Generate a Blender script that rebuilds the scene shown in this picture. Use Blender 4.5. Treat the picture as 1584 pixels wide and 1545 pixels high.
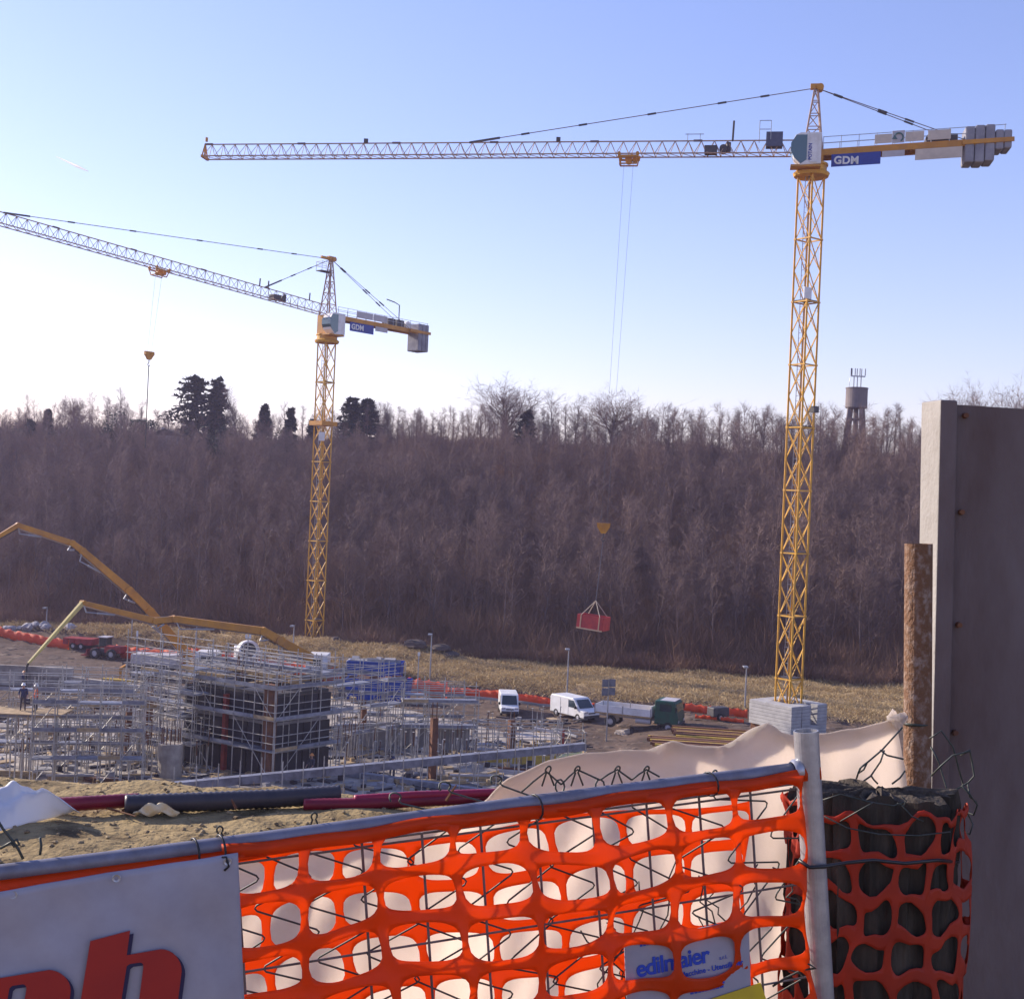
import bpy, bmesh, math, random
import numpy as np
from mathutils import Vector, Matrix

R = math.radians
V = Vector
for o in list(bpy.data.objects):
    bpy.data.objects.remove(o)
scene = bpy.context.scene
col = scene.collection

# ------------------------------------------------------------------ camera
FPX, CX, CY = 1950.0, 792.0, 772.5
EYE = V((0, 0, 19.6))
ROLL = R(2.5)
CR = V((math.cos(ROLL), 0, math.sin(ROLL)))
CU = V((-math.sin(ROLL), 0, math.cos(ROLL)))
CF = V((0, 1, 0))
cam = bpy.data.cameras.new('camera')
cam.sensor_width = 36
cam.lens = 36 * FPX / 1584
cam.clip_start = 0.05
cam.clip_end = 30000
camo = bpy.data.objects.new('camera', cam)
col.objects.link(camo)
m = Matrix.Identity(4)
for i in range(3):
    m[i][0] = CR[i]; m[i][1] = CU[i]; m[i][2] = -CF[i]; m[i][3] = EYE[i]
camo.matrix_world = m
scene.camera = camo

# ------------------------------------------------------------------ sky, sun, exposure
SUN_AZ, SUN_EL = R(-62), R(24)          # azimuth from +Y towards +X
w = bpy.data.worlds.new('World'); scene.world = w; w.use_nodes = True
nt = w.node_tree
bg = nt.nodes['Background']
sky = nt.nodes.new('ShaderNodeTexSky')
sky.sky_type = 'NISHITA'; sky.sun_disc = False
sky.sun_elevation = SUN_EL; sky.sun_rotation = SUN_AZ
sky.altitude = 300; sky.air_density = 1.3; sky.dust_density = 0.3; sky.ozone_density = 2.5
tint = nt.nodes.new('ShaderNodeMix'); tint.data_type = 'RGBA'; tint.blend_type = 'MULTIPLY'
tint.inputs[0].default_value = 1.0
tint.inputs[7].default_value = (1.09, 0.915, 1.20, 1)
nt.links.new(sky.outputs[0], tint.inputs[6])
nt.links.new(tint.outputs[2], bg.inputs[0])
bg.inputs[1].default_value = 0.132
sl = bpy.data.lights.new('sun', 'SUN'); sl.energy = 4.9; sl.angle = R(0.5); sl.color = (1.0, 0.88, 0.74)
so = bpy.data.objects.new('sun', sl); col.objects.link(so)
sd = V((math.sin(SUN_AZ) * math.cos(SUN_EL), math.cos(SUN_AZ) * math.cos(SUN_EL), math.sin(SUN_EL)))
so.rotation_euler = sd.to_track_quat('Z', 'Y').to_euler()
so.location = (-60, 30, 80)
scene.render.engine = 'CYCLES'
vs = scene.view_settings
vs.view_transform = 'Standard'; vs.look = 'None'; vs.exposure = 0.55; vs.gamma = 1.0
scene.cycles.max_bounces = 6
scene.cycles.transparent_max_bounces = 12
scene.cycles.volume_bounces = 0

def P(px, py, d):
    """point seen at photograph pixel (px, py) at depth d metres"""
    return EYE + d * (CF + (px - CX) / FPX * CR + (CY - py) / FPX * CU)
def G(px, py, z=0.0):
    """point of the level z seen at a pixel"""
    r = CF + (px - CX) / FPX * CR + (CY - py) / FPX * CU
    return EYE + r * ((z - EYE.z) / r.z)

# ------------------------------------------------------------------ materials
MATS = {}
def mat(name, c, c2=None, rough=0.75, metal=0.0, scale=4.0, bump=0.0, bscale=None, lo=0.35, hi=0.65,
        detail=6.0, transl=0.0, tcol=None, stretch=(1, 1, 1), spec=0.4, alpha=None, coat=0.0, objc=False):
    if name in MATS: return MATS[name]
    mt = bpy.data.materials.new(name); mt.use_nodes = True
    n = mt.node_tree; bs = n.nodes['Principled BSDF']; L = n.links.new
    bs.inputs['Base Color'].default_value = (*c, 1)
    bs.inputs['Roughness'].default_value = rough
    bs.inputs['Metallic'].default_value = metal
    bs.inputs['Specular IOR Level'].default_value = spec
    if coat: bs.inputs['Coat Weight'].default_value = coat
    colsock = None
    if c2 is not None or bump:
        if objc:
            g = n.nodes.new('ShaderNodeTexCoord'); gs = g.outputs['Object']
        else:
            g = n.nodes.new('ShaderNodeNewGeometry'); gs = g.outputs['Position']
        mp = n.nodes.new('ShaderNodeMapping'); L(gs, mp.inputs[0]); mp.inputs['Scale'].default_value = stretch
    if c2 is not None:
        tx = n.nodes.new('ShaderNodeTexNoise'); tx.inputs['Scale'].default_value = scale
        tx.inputs['Detail'].default_value = detail; tx.inputs['Roughness'].default_value = 0.62
        L(mp.outputs[0], tx.inputs['Vector'])
        rp = n.nodes.new('ShaderNodeValToRGB')
        rp.color_ramp.elements[0].position = lo; rp.color_ramp.elements[1].position = hi
        rp.color_ramp.elements[0].color = (*c, 1); rp.color_ramp.elements[1].color = (*c2, 1)
        L(tx.outputs[0], rp.inputs[0]); L(rp.outputs[0], bs.inputs['Base Color']); colsock = rp.outputs[0]
        mr = n.nodes.new('ShaderNodeMapRange')
        mr.inputs[3].default_value = max(0.05, rough - 0.12); mr.inputs[4].default_value = min(1, rough + 0.12)
        L(tx.outputs[0], mr.inputs[0]); L(mr.outputs[0], bs.inputs['Roughness'])
    if bump:
        tb = n.nodes.new('ShaderNodeTexNoise'); tb.inputs['Scale'].default_value = bscale or scale * 4
        tb.inputs['Detail'].default_value = 5
        L(mp.outputs[0], tb.inputs['Vector'])
        bp = n.nodes.new('ShaderNodeBump'); bp.inputs['Strength'].default_value = bump
        bp.inputs['Distance'].default_value = 0.02 if (bscale or scale) > 8 else 0.1
        L(tb.outputs[0], bp.inputs['Height']); L(bp.outputs[0], bs.inputs['Normal'])
    if transl:
        tr = n.nodes.new('ShaderNodeBsdfTranslucent')
        tr.inputs[0].default_value = (*(tcol or c), 1)
        mx = n.nodes.new('ShaderNodeMixShader'); mx.inputs[0].default_value = transl
        L(bs.outputs[0], mx.inputs[1]); L(tr.outputs[0], mx.inputs[2])
        L(mx.outputs[0], n.nodes['Material Output'].inputs[0])
    MATS[name] = mt
    return mt

M_YEL = mat('crane_yellow_paint', (0.74, 0.39, 0.03), (0.52, 0.29, 0.06), rough=0.5, scale=1.2)
M_JIB = mat('glare_paled_crane_yellow', (0.46, 0.30, 0.20), (0.34, 0.23, 0.17), rough=0.6, scale=0.7)  # same crane yellow, with the bright sky's glare mixed into the colour
M_YEL2 = mat('pump_orange_paint', (0.60, 0.27, 0.02), (0.42, 0.19, 0.03), rough=0.45, scale=0.8)
M_PALEY = mat('pump_pale_yellow_paint', (0.68, 0.55, 0.16), (0.5, 0.4, 0.15), rough=0.5, scale=1.0)
M_GALV = mat('galvanised_steel', (0.42, 0.43, 0.46), (0.30, 0.31, 0.34), rough=0.45, metal=0.6, scale=14)
M_SCAF = mat('scaffold_tube_steel', (0.58, 0.55, 0.50), (0.30, 0.27, 0.24), rough=0.5, metal=0.2, scale=2.0)
M_PLANK = mat('scaffold_deck_steel', (0.30, 0.31, 0.36), (0.16, 0.16, 0.19), rough=0.55, metal=0.3, scale=1.4)
M_WOOD = mat('sawn_timber', (0.50, 0.36, 0.20), (0.30, 0.21, 0.12), rough=0.85, scale=2.5)
M_YWOOD = mat('yellow_formwork_timber', (0.62, 0.42, 0.06), (0.42, 0.28, 0.06), rough=0.7, scale=2.0)
M_CONC = mat('fresh_concrete', (0.50, 0.44, 0.37), (0.15, 0.125, 0.11), rough=0.9, scale=0.45, bump=0.3, bscale=20)
M_CONCD = mat('grey_concrete_wall', (0.36, 0.35, 0.36), (0.24, 0.23, 0.24), rough=0.9, scale=0.7)
M_FORM = mat('dark_formwork_panel', (0.016, 0.014, 0.02), (0.04, 0.034, 0.045), rough=0.5, scale=0.8)
M_RUST = mat('rusty_rebar', (0.20, 0.085, 0.04), (0.12, 0.055, 0.035), rough=0.9, scale=3)
M_REDP = mat('red_oxide_paint', (0.36, 0.05, 0.03), (0.22, 0.04, 0.03), rough=0.6, scale=2)
M_BALL = mat('ballast_concrete', (0.46, 0.45, 0.44), (0.34, 0.33, 0.33), rough=0.9, scale=1.5)
M_CWT = mat('counterweight_concrete', (0.30, 0.30, 0.34), (0.21, 0.21, 0.25), rough=0.9, scale=1.0)
M_BLUE = mat('blue_sign_paint', (0.02, 0.05, 0.32), (0.02, 0.04, 0.25), rough=0.4, scale=2)
M_SKIP = mat('blue_skip_paint', (0.012, 0.075, 0.42), (0.02, 0.06, 0.28), rough=0.55, scale=1.2)
M_WHITE = mat('white_paint', (0.78, 0.78, 0.79), (0.62, 0.61, 0.60), rough=0.4, scale=1.3)
M_CREAM = mat('cream_panel', (0.60, 0.52, 0.44), (0.48, 0.42, 0.36), rough=0.6, scale=1.0)
M_PALE = mat('pale_grey_panel', (0.50, 0.48, 0.50), (0.42, 0.40, 0.42), rough=0.6, scale=1.0)
M_GLASS = mat('dark_glass', (0.03, 0.045, 0.05), rough=0.08, spec=0.8)
M_CGLASS = mat('tinted_cab_glass', (0.06, 0.12, 0.14), rough=0.08, spec=0.9)
M_BLACK = mat('black_rubber', (0.02, 0.02, 0.022), (0.05, 0.045, 0.04), rough=0.85, scale=6)
M_DARK = mat('dark_machine_steel', (0.05, 0.05, 0.06), (0.09, 0.08, 0.08), rough=0.6, scale=3)
M_ROPE = mat('steel_rope', (0.16, 0.16, 0.19), rough=0.5, metal=0.4)
M_GREEN = mat('dark_green_paint', (0.02, 0.10, 0.07), (0.03, 0.07, 0.05), rough=0.4, scale=2)
M_TRED = mat('tractor_red_paint', (0.36, 0.03, 0.03), (0.22, 0.03, 0.03), rough=0.5, scale=2)
M_ORNET = mat('far_orange_net_plastic', (0.90, 0.13, 0.03), (0.80, 0.14, 0.06), rough=0.6, scale=0.7, transl=0.35, tcol=(0.9, 0.12, 0.02))

# ------------------------------------------------------------------ mesh helpers
OFF = {}
class MB:
    def __init__(s): s.v = []; s.f = []
    def add(s, vs, fs):
        b = len(s.v); s.v += [tuple(p) for p in vs]; s.f += [tuple(i + b for i in q) for q in fs]
    def box(s, c, size, rz=0.0, M=None):
        h = [x / 2 for x in size]
        pts = [V((x * h[0], y * h[1], z * h[2])) for z in (-1, 1) for y in (-1, 1) for x in (-1, 1)]
        Q = M if M is not None else Matrix.Rotation(rz, 3, 'Z')
        s.add([V(c) + Q @ p for p in pts], [(0, 2, 3, 1), (4, 5, 7, 6), (0, 1, 5, 4), (2, 6, 7, 3), (0, 4, 6, 2), (1, 3, 7, 5)])
    def frame(s, p0, p1, up=None):
        d = (V(p1) - V(p0)).normalized()
        up = V(up) if up is not None else (V((0, 0, 1)) if abs(d.z) < 0.95 else V((1, 0, 0)))
        a = d.cross(up).normalized(); b = a.cross(d).normalized()
        return d, a, b
    def bar(s, p0, p1, wd, ht=None, up=None):
        ht = ht or wd; d, a, b = s.frame(p0, p1, up); p0 = V(p0); p1 = V(p1)
        pts = [p + a * x * wd / 2 + b * y * ht / 2 for p in (p0, p1) for y in (-1, 1) for x in (-1, 1)]
        s.add(pts, [(0, 2, 3, 1), (4, 5, 7, 6), (0, 1, 5, 4), (2, 6, 7, 3), (0, 4, 6, 2), (1, 3, 7, 5)])
    def tube(s, p0, p1, r, r1=None, n=8, cap=True):
        r1 = r if r1 is None else r1
        d, a, b = s.frame(p0, p1); p0 = V(p0); p1 = V(p1); pts = []
        for p, q in ((p0, r), (p1, r1)):
            for i in range(n):
                t = 2 * math.pi * i / n
                pts.append(p + (a * math.cos(t) + b * math.sin(t)) * q)
        fs = [(i, (i + 1) % n, n + (i + 1) % n, n + i) for i in range(n)]
        if cap: fs += [tuple(range(n - 1, -1, -1)), tuple(range(n, 2 * n))]
        s.add(pts, fs)
    def path(s, pts, r, n=6, cap=True):
        pts = [V(p) for p in pts]; k = len(pts); ring = []
        rr = r if isinstance(r, (list, tuple)) else [r] * k
        a = None
        for i in range(k):
            d = (pts[min(i + 1, k - 1)] - pts[max(i - 1, 0)])
            d = d.normalized() if d.length > 1e-9 else V((0, 0, 1))
            if a is None:
                up = V((0, 0, 1)) if abs(d.z) < 0.9 else V((1, 0, 0)); a = d.cross(up).normalized()
            else:
                a = (a - d * a.dot(d)).normalized()
            b = a.cross(d)
            for j in range(n):
                t = 2 * math.pi * j / n
                ring.append(pts[i] + (a * math.cos(t) + b * math.sin(t)) * rr[i])
        fs = []
        for i in range(k - 1):
            for j in range(n):
                fs.append((i * n + j, i * n + (j + 1) % n, (i + 1) * n + (j + 1) % n, (i + 1) * n + j))
        if cap: fs += [tuple(range(n - 1, -1, -1)), tuple((k - 1) * n + j for j in range(n))]
        s.add(ring, fs)
    def lathe(s, prof, c=(0, 0, 0), n=20, Q=None):
        Q = Q or Matrix.Identity(3); c = V(c); k = len(prof); pts = []
        for r, z in prof:
            for i in range(n):
                t = 2 * math.pi * i / n
                pts.append(c + Q @ V((r * math.cos(t), r * math.sin(t), z)))
        s.add(pts, [(i * n + j, i * n + (j + 1) % n, (i + 1) * n + (j + 1) % n, (i + 1) * n + j) for i in range(k - 1) for j in range(n)])
    def prism(s, poly, o, ex, ey, ez, depth):
        """2D polygon in axes ex, ey at origin o, extruded by depth along ez"""
        o = V(o); ex = V(ex); ey = V(ey); ez = V(ez); n = len(poly)
        pts = [o + ex * x + ey * y for x, y in poly] + [o + ex * x + ey * y + ez * depth for x, y in poly]
        s.add(pts, [tuple(range(n - 1, -1, -1)), tuple(range(n, 2 * n))] + [(i, (i + 1) % n, n + (i + 1) % n, n + i) for i in range(n)])
    def quad(s, a, b, c, d): s.add([a, b, c, d], [(0, 1, 2, 3)])
    def build(s, name, material, parent=None, smooth=False, bevel=0.0, recalc=True):
        off = OFF.get(parent, V((0, 0, 0))) if parent else V((0, 0, 0))
        me = bpy.data.meshes.new(name)
        me.from_pydata([tuple(V(p) - off) for p in s.v], [], s.f); me.update()
        if recalc:
            bm = bmesh.new(); bm.from_mesh(me); bmesh.ops.recalc_face_normals(bm, faces=bm.faces); bm.to_mesh(me); bm.free()
        me.materials.append(material)
        if smooth:
            me.polygons.foreach_set('use_smooth', [True] * len(me.polygons))
        o = bpy.data.objects.new(name, me); col.objects.link(o)
        if parent: o.parent = parent
        OFF[o] = off
        if bevel:
            b = o.modifiers.new('bevel', 'BEVEL'); b.width = bevel; b.segments = 2; b.limit_method = 'ANGLE'
        return o

def tag(o, label=None, cat=None, group=None, kind=None):
    if label: o['label'] = label
    if cat: o['category'] = cat
    if group: o['group'] = group
    if kind: o['kind'] = kind
    return o
def thing(name, label, cat, loc=(0, 0, 0), group=None):
    o = bpy.data.objects.new(name, None); col.objects.link(o)
    o.location = loc; o.empty_display_size = 0.2
    OFF[o] = V(loc)
    return tag(o, label, cat, group)
def copy_tree(o, parent=None):
    c = o.copy(); col.objects.link(c)
    if parent is not None: c.parent = parent
    for ch in o.children: copy_tree(ch, c)
    return c
UNIT = {}
def unit(kind, material):
    k = (kind, material.name)
    if k not in UNIT:
        b = MB()
        if kind == 'tube': b.tube((0, 0, 0), (0, 0, 1), 1, n=6)
        else: b.box((0, 0, 0.5), (1, 1, 1))
        o = b.build('unit', material); UNIT[k] = o.data
        if kind == 'tube': pass
        bpy.data.objects.remove(o)
    return UNIT[k]
def piece(name, p0, p1, wd, material, parent, ht=None, kind='tube', up=None):
    """a strut from p0 to p1 sharing one unit mesh: radius wd (tube) or section wd x ht (box)"""
    p0 = V(p0); p1 = V(p1); d = p1 - p0; L = d.length; d.normalize()
    upv = V(up) if up is not None else (V((0, 0, 1)) if abs(d.z) < 0.95 else V((0, 1, 0)))
    a = d.cross(upv).normalized(); b = a.cross(d).normalized()
    o = bpy.data.objects.new(name, unit(kind, material)); col.objects.link(o)
    ht = ht or wd
    off = OFF.get(parent, V((0, 0, 0))) if parent else V((0, 0, 0))
    mm = Matrix.Identity(4); q = p0 - off
    for i in range(3):
        mm[i][0] = a[i] * wd; mm[i][1] = -b[i] * ht; mm[i][2] = d[i] * L; mm[i][3] = q[i]
    if parent: o.parent = parent
    o.matrix_basis = mm
    OFF[o] = off
    return o
def text(name, s, size, o, ex, ey, material, parent, ext=0.004, bold=0.0, space=1.0, align='LEFT'):
    cu = bpy.data.curves.new(name, 'FONT'); cu.body = s; cu.size = size; cu.extrude = ext; cu.offset = bold
    cu.space_character = space; cu.align_x = align
    t = bpy.data.objects.new(name, cu); col.objects.link(t)
    dg = bpy.context.evaluated_depsgraph_get(); dg.update()
    me = bpy.data.meshes.new_from_object(t.evaluated_get(dg))
    bpy.data.objects.remove(t); bpy.data.curves.remove(cu)
    ex = V(ex).normalized(); ey = V(ey).normalized(); ez = ex.cross(ey)
    off = OFF.get(parent, V((0, 0, 0)))
    mm = Matrix.Identity(4)
    for i in range(3): mm[i][0] = ex[i]; mm[i][1] = ey[i]; mm[i][2] = ez[i]; mm[i][3] = o[i] - off[i]
    me.transform(mm); me.materials.clear(); me.materials.append(material)
    ob = bpy.data.objects.new(name, me); col.objects.link(ob); ob.parent = parent; OFF[ob] = off
    return ob
def fbm(x, y, s=0.0):
    return (math.sin(x * 1.0 + s) * math.cos(y * 1.13 + 1.7 * s) + 0.5 * math.sin(x * 2.3 + y * 1.1 + s * 2.1) + 0.3 * math.cos(y * 4.1 - x * 3.3 + s)) / 1.8
# ------------------------------------------------------------------ terrain
YE = 6.75
def sm(t):
    t = np.clip(t, 0, 1); return t * t * (3 - 2 * t)
def yb(x): return 122 - 0.47 * x
def yf(x): return 142 - 0.23 * x
def nz(x, y, k, s=0.0):
    return (np.sin(x * k + s) * np.cos(y * k * 1.13 + 1.7 * s) + 0.5 * np.sin(x * k * 2.3 + y * k * 1.9 + s * 2.1) + 0.3 * np.cos(y * k * 4.1 - x * k * 3.3 + s)) / 1.8
def height(x, y):
    x = np.asarray(x, float); y = np.asarray(y, float)
    t = np.clip((y - YE) / (58 - YE), 0, 1)
    z = 18.0 * (1 - t) + 0.0 * x
    near = (np.abs(x) < 9) & (y < 9) & (y > -2)
    z = z + np.where(near, 0.022 * nz(x, y, 3.1, 0.4) + 0.016 * nz(x, y, 9.0, 2.2) + 0.010 * nz(x, y, 23.0, 1.2), 0)
    z = z - 0.35 * sm((y - YE) / 0.8) * (t < 1) * (1 - sm((y - 30) / 20))
    xc = np.clip(x, -220, 160)
    site = sm((y - 50) / 12)
    pad = 1.2 * sm((x - 8) / 9) * sm((y - 82) / 10)
    z = z + site * (0.12 * nz(x, y, 0.35, 1.0) + 0.05 * nz(x, y, 1.3, 2.0)) + pad
    d1 = y - yb(xc); d2 = y - yf(xc)
    bank = sm(d1 / 6)
    z = z + bank * (1.5 - pad * 0.8 + 0.35 * nz(x, y, 0.5, 3.0) + 0.15 * nz(x, y, 1.6, 0.7))
    # soil heaps along the crest of the bank, left half
    heap = sm((-x - 2) / 8) * np.exp(-((d2 + 5) / 4.0) ** 2)
    z = z + heap * (0.7 + 0.8 * np.abs(nz(x, y, 0.8, 5.0)) + 0.35 * np.abs(nz(x, y, 2.2, 1.0)))
    tt = np.clip(d2 / 90, 0, 1)
    z = z + np.where(d2 > 0, 27.0 * tt * (1.12 - 0.12 * tt) + 2.2 * sm(d2 / 30) * nz(x, y, 0.045, 1.0) + 0.8 * sm(d2 / 40) * nz(x, y, 0.21, 2.0), 0)
    z = z - np.clip((d2 - 90) * 0.03, 0, 8)
    return z
def hz(x, y): return float(height(x, y))

xs = np.concatenate([[-1600, -1100, -800, -650, -500, -350], np.arange(-260, -9, 2.5), np.arange(-8.5, -3.4, 0.5), np.arange(-3.3, 3.4, 0.1),
                     np.arange(3.8, 9, 0.5), np.arange(10, 221, 2.5), [300, 500, 650, 800, 1100, 1600]])
ys = np.concatenate([[-900, -500, -200, -60, -20, -8], np.arange(-2, 4, 0.5), np.arange(4.2, 8.4, 0.07), np.arange(8.8, 12, 0.5), np.arange(13, 60, 3),
                     np.arange(61, 190, 1.2), np.arange(192, 270, 4), [290, 330, 400, 520, 700, 1000, 1400, 1900, 2500]])
gx, gy = np.meshgrid(xs, ys)
gz = height(gx, gy)
nx, ny = len(xs), len(ys)
co = np.stack([gx, gy, gz], -1).reshape(-1, 3)
ii = np.arange(nx * ny).reshape(ny, nx)
fa = np.stack([ii[:-1, :-1], ii[:-1, 1:], ii[1:, 1:], ii[1:, :-1]], -1).reshape(-1, 4)
def np_mesh(name, co, fa, material, smooth=True):
    me = bpy.data.meshes.new(name); k = fa.shape[1]
    me.vertices.add(len(co)); me.vertices.foreach_set('co', np.ascontiguousarray(co, dtype=np.float32).ravel())
    me.loops.add(fa.size); me.loops.foreach_set('vertex_index', np.ascontiguousarray(fa, dtype=np.int32).ravel())
    me.polygons.add(len(fa)); me.polygons.foreach_set('loop_start', np.arange(0, fa.size, k, dtype=np.int32))
    me.polygons.foreach_set('loop_total', np.full(len(fa), k, dtype=np.int32))
    me.update(calc_edges=True)
    me.polygons.foreach_set('use_smooth', np.full(len(fa), smooth))
    me.materials.append(material)
    return me
def ground_mat():
    mt = bpy.data.materials.new('ground_surface'); mt.use_nodes = True
    n = mt.node_tree; L = n.links.new; bs = n.nodes['Principled BSDF']; bs.inputs['Roughness'].default_value = 0.95
    bs.inputs['Specular IOR Level'].default_value = 0.15
    g = n.nodes.new('ShaderNodeNewGeometry')
    def noise(sc, c, c2, lo=0.35, hi=0.65):
        t = n.nodes.new('ShaderNodeTexNoise'); t.inputs['Scale'].default_value = sc; t.inputs['Detail'].default_value = 10
        t.inputs['Roughness'].default_value = 0.7; L(g.outputs['Position'], t.inputs['Vector'])
        r = n.nodes.new('ShaderNodeValToRGB'); e = r.color_ramp.elements
        e[0].position = lo; e[1].position = hi; e[0].color = (*c, 1); e[1].color = (*c2, 1)
        L(t.outputs[0], r.inputs[0]); return r.outputs[0], t.outputs[0]
    dirt, dn = noise(3.2, (0.10, 0.068, 0.036), (0.34, 0.25, 0.125), 0.36, 0.56)
    mud, _ = noise(0.35, (0.06, 0.042, 0.034), (0.17, 0.118, 0.088))
    grass, _ = noise(0.9, (0.20, 0.135, 0.07), (0.44, 0.32, 0.17))
    lit, _ = noise(0.5, (0.07, 0.05, 0.04), (0.15, 0.095, 0.065))
    at = n.nodes.new('ShaderNodeVertexColor'); at.layer_name = 'zone'
    sp = n.nodes.new('ShaderNodeSeparateColor'); L(at.outputs[0], sp.inputs[0])
    cur = dirt
    for ch, c in ((0, mud), (1, grass), (2, lit)):
        mx = n.nodes.new('ShaderNodeMix'); mx.data_type = 'RGBA'
        L(sp.outputs[ch], mx.inputs[0]); L(cur, mx.inputs[6]); L(c, mx.inputs[7]); cur = mx.outputs[2]
    L(cur, bs.inputs['Base Color'])
    tb = n.nodes.new('ShaderNodeTexNoise'); tb.inputs['Scale'].default_value = 22; tb.inputs['Detail'].default_value = 8
    L(g.outputs['Position'], tb.inputs['Vector'])
    bp = n.nodes.new('ShaderNodeBump'); bp.inputs['Strength'].default_value = 0.8; bp.inputs['Distance'].default_value = 0.03
    L(tb.outputs[0], bp.inputs['Height']); L(bp.outputs[0], bs.inputs['Normal'])
    return mt
me = np_mesh('ground', co, fa, ground_mat())
ca = me.color_attributes.new('zone', 'FLOAT_COLOR', 'POINT')
xc = np.clip(gx, -220, 160)
nn = nz(gx, gy, 0.6, 2.0) * 1.5
zr = sm((gy - 45) / 10)
zg = sm((gy - yb(xc) - 2.0 + nn) / 4)
zb = sm((gy - yf(xc) - 3 + nn) / 4)
ca.data.foreach_set('color', np.stack([zr, zg, zb, np.ones_like(zr)], -1).astype(np.float32).ravel())
ground = bpy.data.objects.new('ground', me); col.objects.link(ground); tag(ground, kind='structure')

# ------------------------------------------------------------------ bare trees
M_BARK = mat('bare_tree_bark', (0.115, 0.082, 0.078), (0.19, 0.14, 0.125), rough=0.9, scale=0.6)
M_TWIG = mat('bare_tree_twigs', (0.15, 0.102, 0.095), (0.255, 0.17, 0.135), rough=0.9, scale=0.08, detail=3)
M_BRUSH = mat('hill_brush_twigs', (0.19, 0.105, 0.07), (0.33, 0.20, 0.125), rough=0.95, scale=0.12, detail=4)
M_NEEDLE = mat('conifer_needles', (0.022, 0.036, 0.03), (0.045, 0.062, 0.045), rough=0.85, scale=0.8)
M_EVER = mat('evergreen_leaves', (0.035, 0.045, 0.03), (0.07, 0.08, 0.05), rough=0.8, scale=0.8)

def segs_tree(seed, h, style='wood'):
    rg = random.Random(seed); trunk = []; crown = []
    def jit(d, a):
        return (d + V((rg.uniform(-a, a), rg.uniform(-a, a), rg.uniform(-a, a)))).normalized()
    def side(d, ang):
        az = rg.uniform(0, 2 * math.pi)
        p = d.orthogonal().normalized(); q = d.cross(p)
        return (d * math.cos(ang) + (p * math.cos(az) + q * math.sin(az)) * math.sin(ang)).normalized()
    def limb(p, d, L, r, lev, dens):
        k = 3 if lev == 1 else 2
        for i in range(k):
            d = (jit(d, 0.22) + V((0, 0, 0.05))).normalized(); q = p + d * L / k
            r1 = r * (0.72 if i < k - 1 else 0.45)
            (trunk if lev == 1 else crown).append((p, q, r, r1, 3 if lev == 1 else 2))
            if lev == 1:
                for _ in range(dens):
                    s = p.lerp(q, rg.random())
                    limb(s, side(d, rg.uniform(0.4, 0.9)), L * rg.uniform(0.35, 0.6), r1 * 0.6, 2, dens)
            else:
                for _ in range(dens):
                    s = p.lerp(q, rg.random()); dd = (side(d, rg.uniform(0.4, 1.2)) + V((0, 0, 0.1))).normalized()
                    crown.append((s, s + dd * rg.uniform(0.5, 1.3) * h / 12, max(0.014, r1 * 0.8), 0, 1))
            p, r = q, r1
        crown.append((p, p + jit(d, 0.2) * L * 0.35, r, 0, 1))
    r0 = h * 0.0115
    if style == 'wood': k, top, lo, ang, ll, nl = 6, 0.88, 0.30, (0.5, 1.1), 0.27, 14
    elif style == 'slim': k, top, lo, ang, ll, nl = 6, 0.95, 0.25, (0.2, 0.45), 0.2, 14
    elif style == 'poplar': k, top, lo, ang, ll, nl = 6, 0.95, 0.10, (0.12, 0.30), 0.34, 30
    else: k, top, lo, ang, ll, nl = 5, 0.55, 0.26, (0.45, 0.95), 0.50, 24; r0 *= 1.5
    p = V((0, 0, -0.4)); d = V((rg.uniform(-.05, .05), rg.uniform(-.05, .05), 1)).normalized(); nodes = [(p, d, r0)]
    for i in range(k):
        d = (jit(d, 0.07) + V((0, 0, 0.06))).normalized(); q = p + d * (h * top + 0.4) / k
        r1 = r0 * (1 - 0.80 * (i + 1) / k)
        trunk.append((p, q, nodes[-1][2], r1, 5)); p = q; nodes.append((p, d, r1))
    for j in range(nl):
        t = lo + (1 - lo) * (j + rg.random()) / nl; f = t * k; i = min(int(f), k - 1)
        s = nodes[i][0].lerp(nodes[i + 1][0], f - i)
        dd = side(nodes[i][1], rg.uniform(*ang) * (1.1 - 0.35 * t))
        limb(s, dd, h * ll * (1.15 - 0.55 * t) * rg.uniform(0.7, 1.2), nodes[i][2] * 0.42 + 0.012, 1, 5 if style == 'spread' else 3)
    limb(p, d, h * 0.12, nodes[-1][2], 1, 3)
    return trunk, crown
def segs_arrays(segs, seed):
    rg = random.Random(seed); vv = []; ff = []
    for p, q, r, r1, n in segs:
        b = len(vv); d = (q - p).normalized(); a = d.orthogonal().normalized(); c = d.cross(a)
        if n <= 2:
            t = rg.uniform(0, math.pi); e = a * math.cos(t) + c * math.sin(t)
            if n == 1:
                vv += [p + e * r, p - e * r, q]; ff.append((b, b + 1, b + 2))
            else:
                vv += [p + e * r, p - e * r, q - e * r1, q + e * r1]; ff += [(b, b + 1, b + 2), (b, b + 2, b + 3)]
            continue
        for pt, rr in ((p, r), (q, r1)):
            for i in range(n):
                t = 2 * math.pi * i / n; vv.append(pt + (a * math.cos(t) + c * math.sin(t)) * rr)
        for i in range(n):
            j = (i + 1) % n; ff += [(b + i, b + j, b + n + j), (b + i, b + n + j, b + n + i)]
    return np.array([tuple(v) for v in vv], np.float32), np.array(ff, np.int32)

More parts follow.
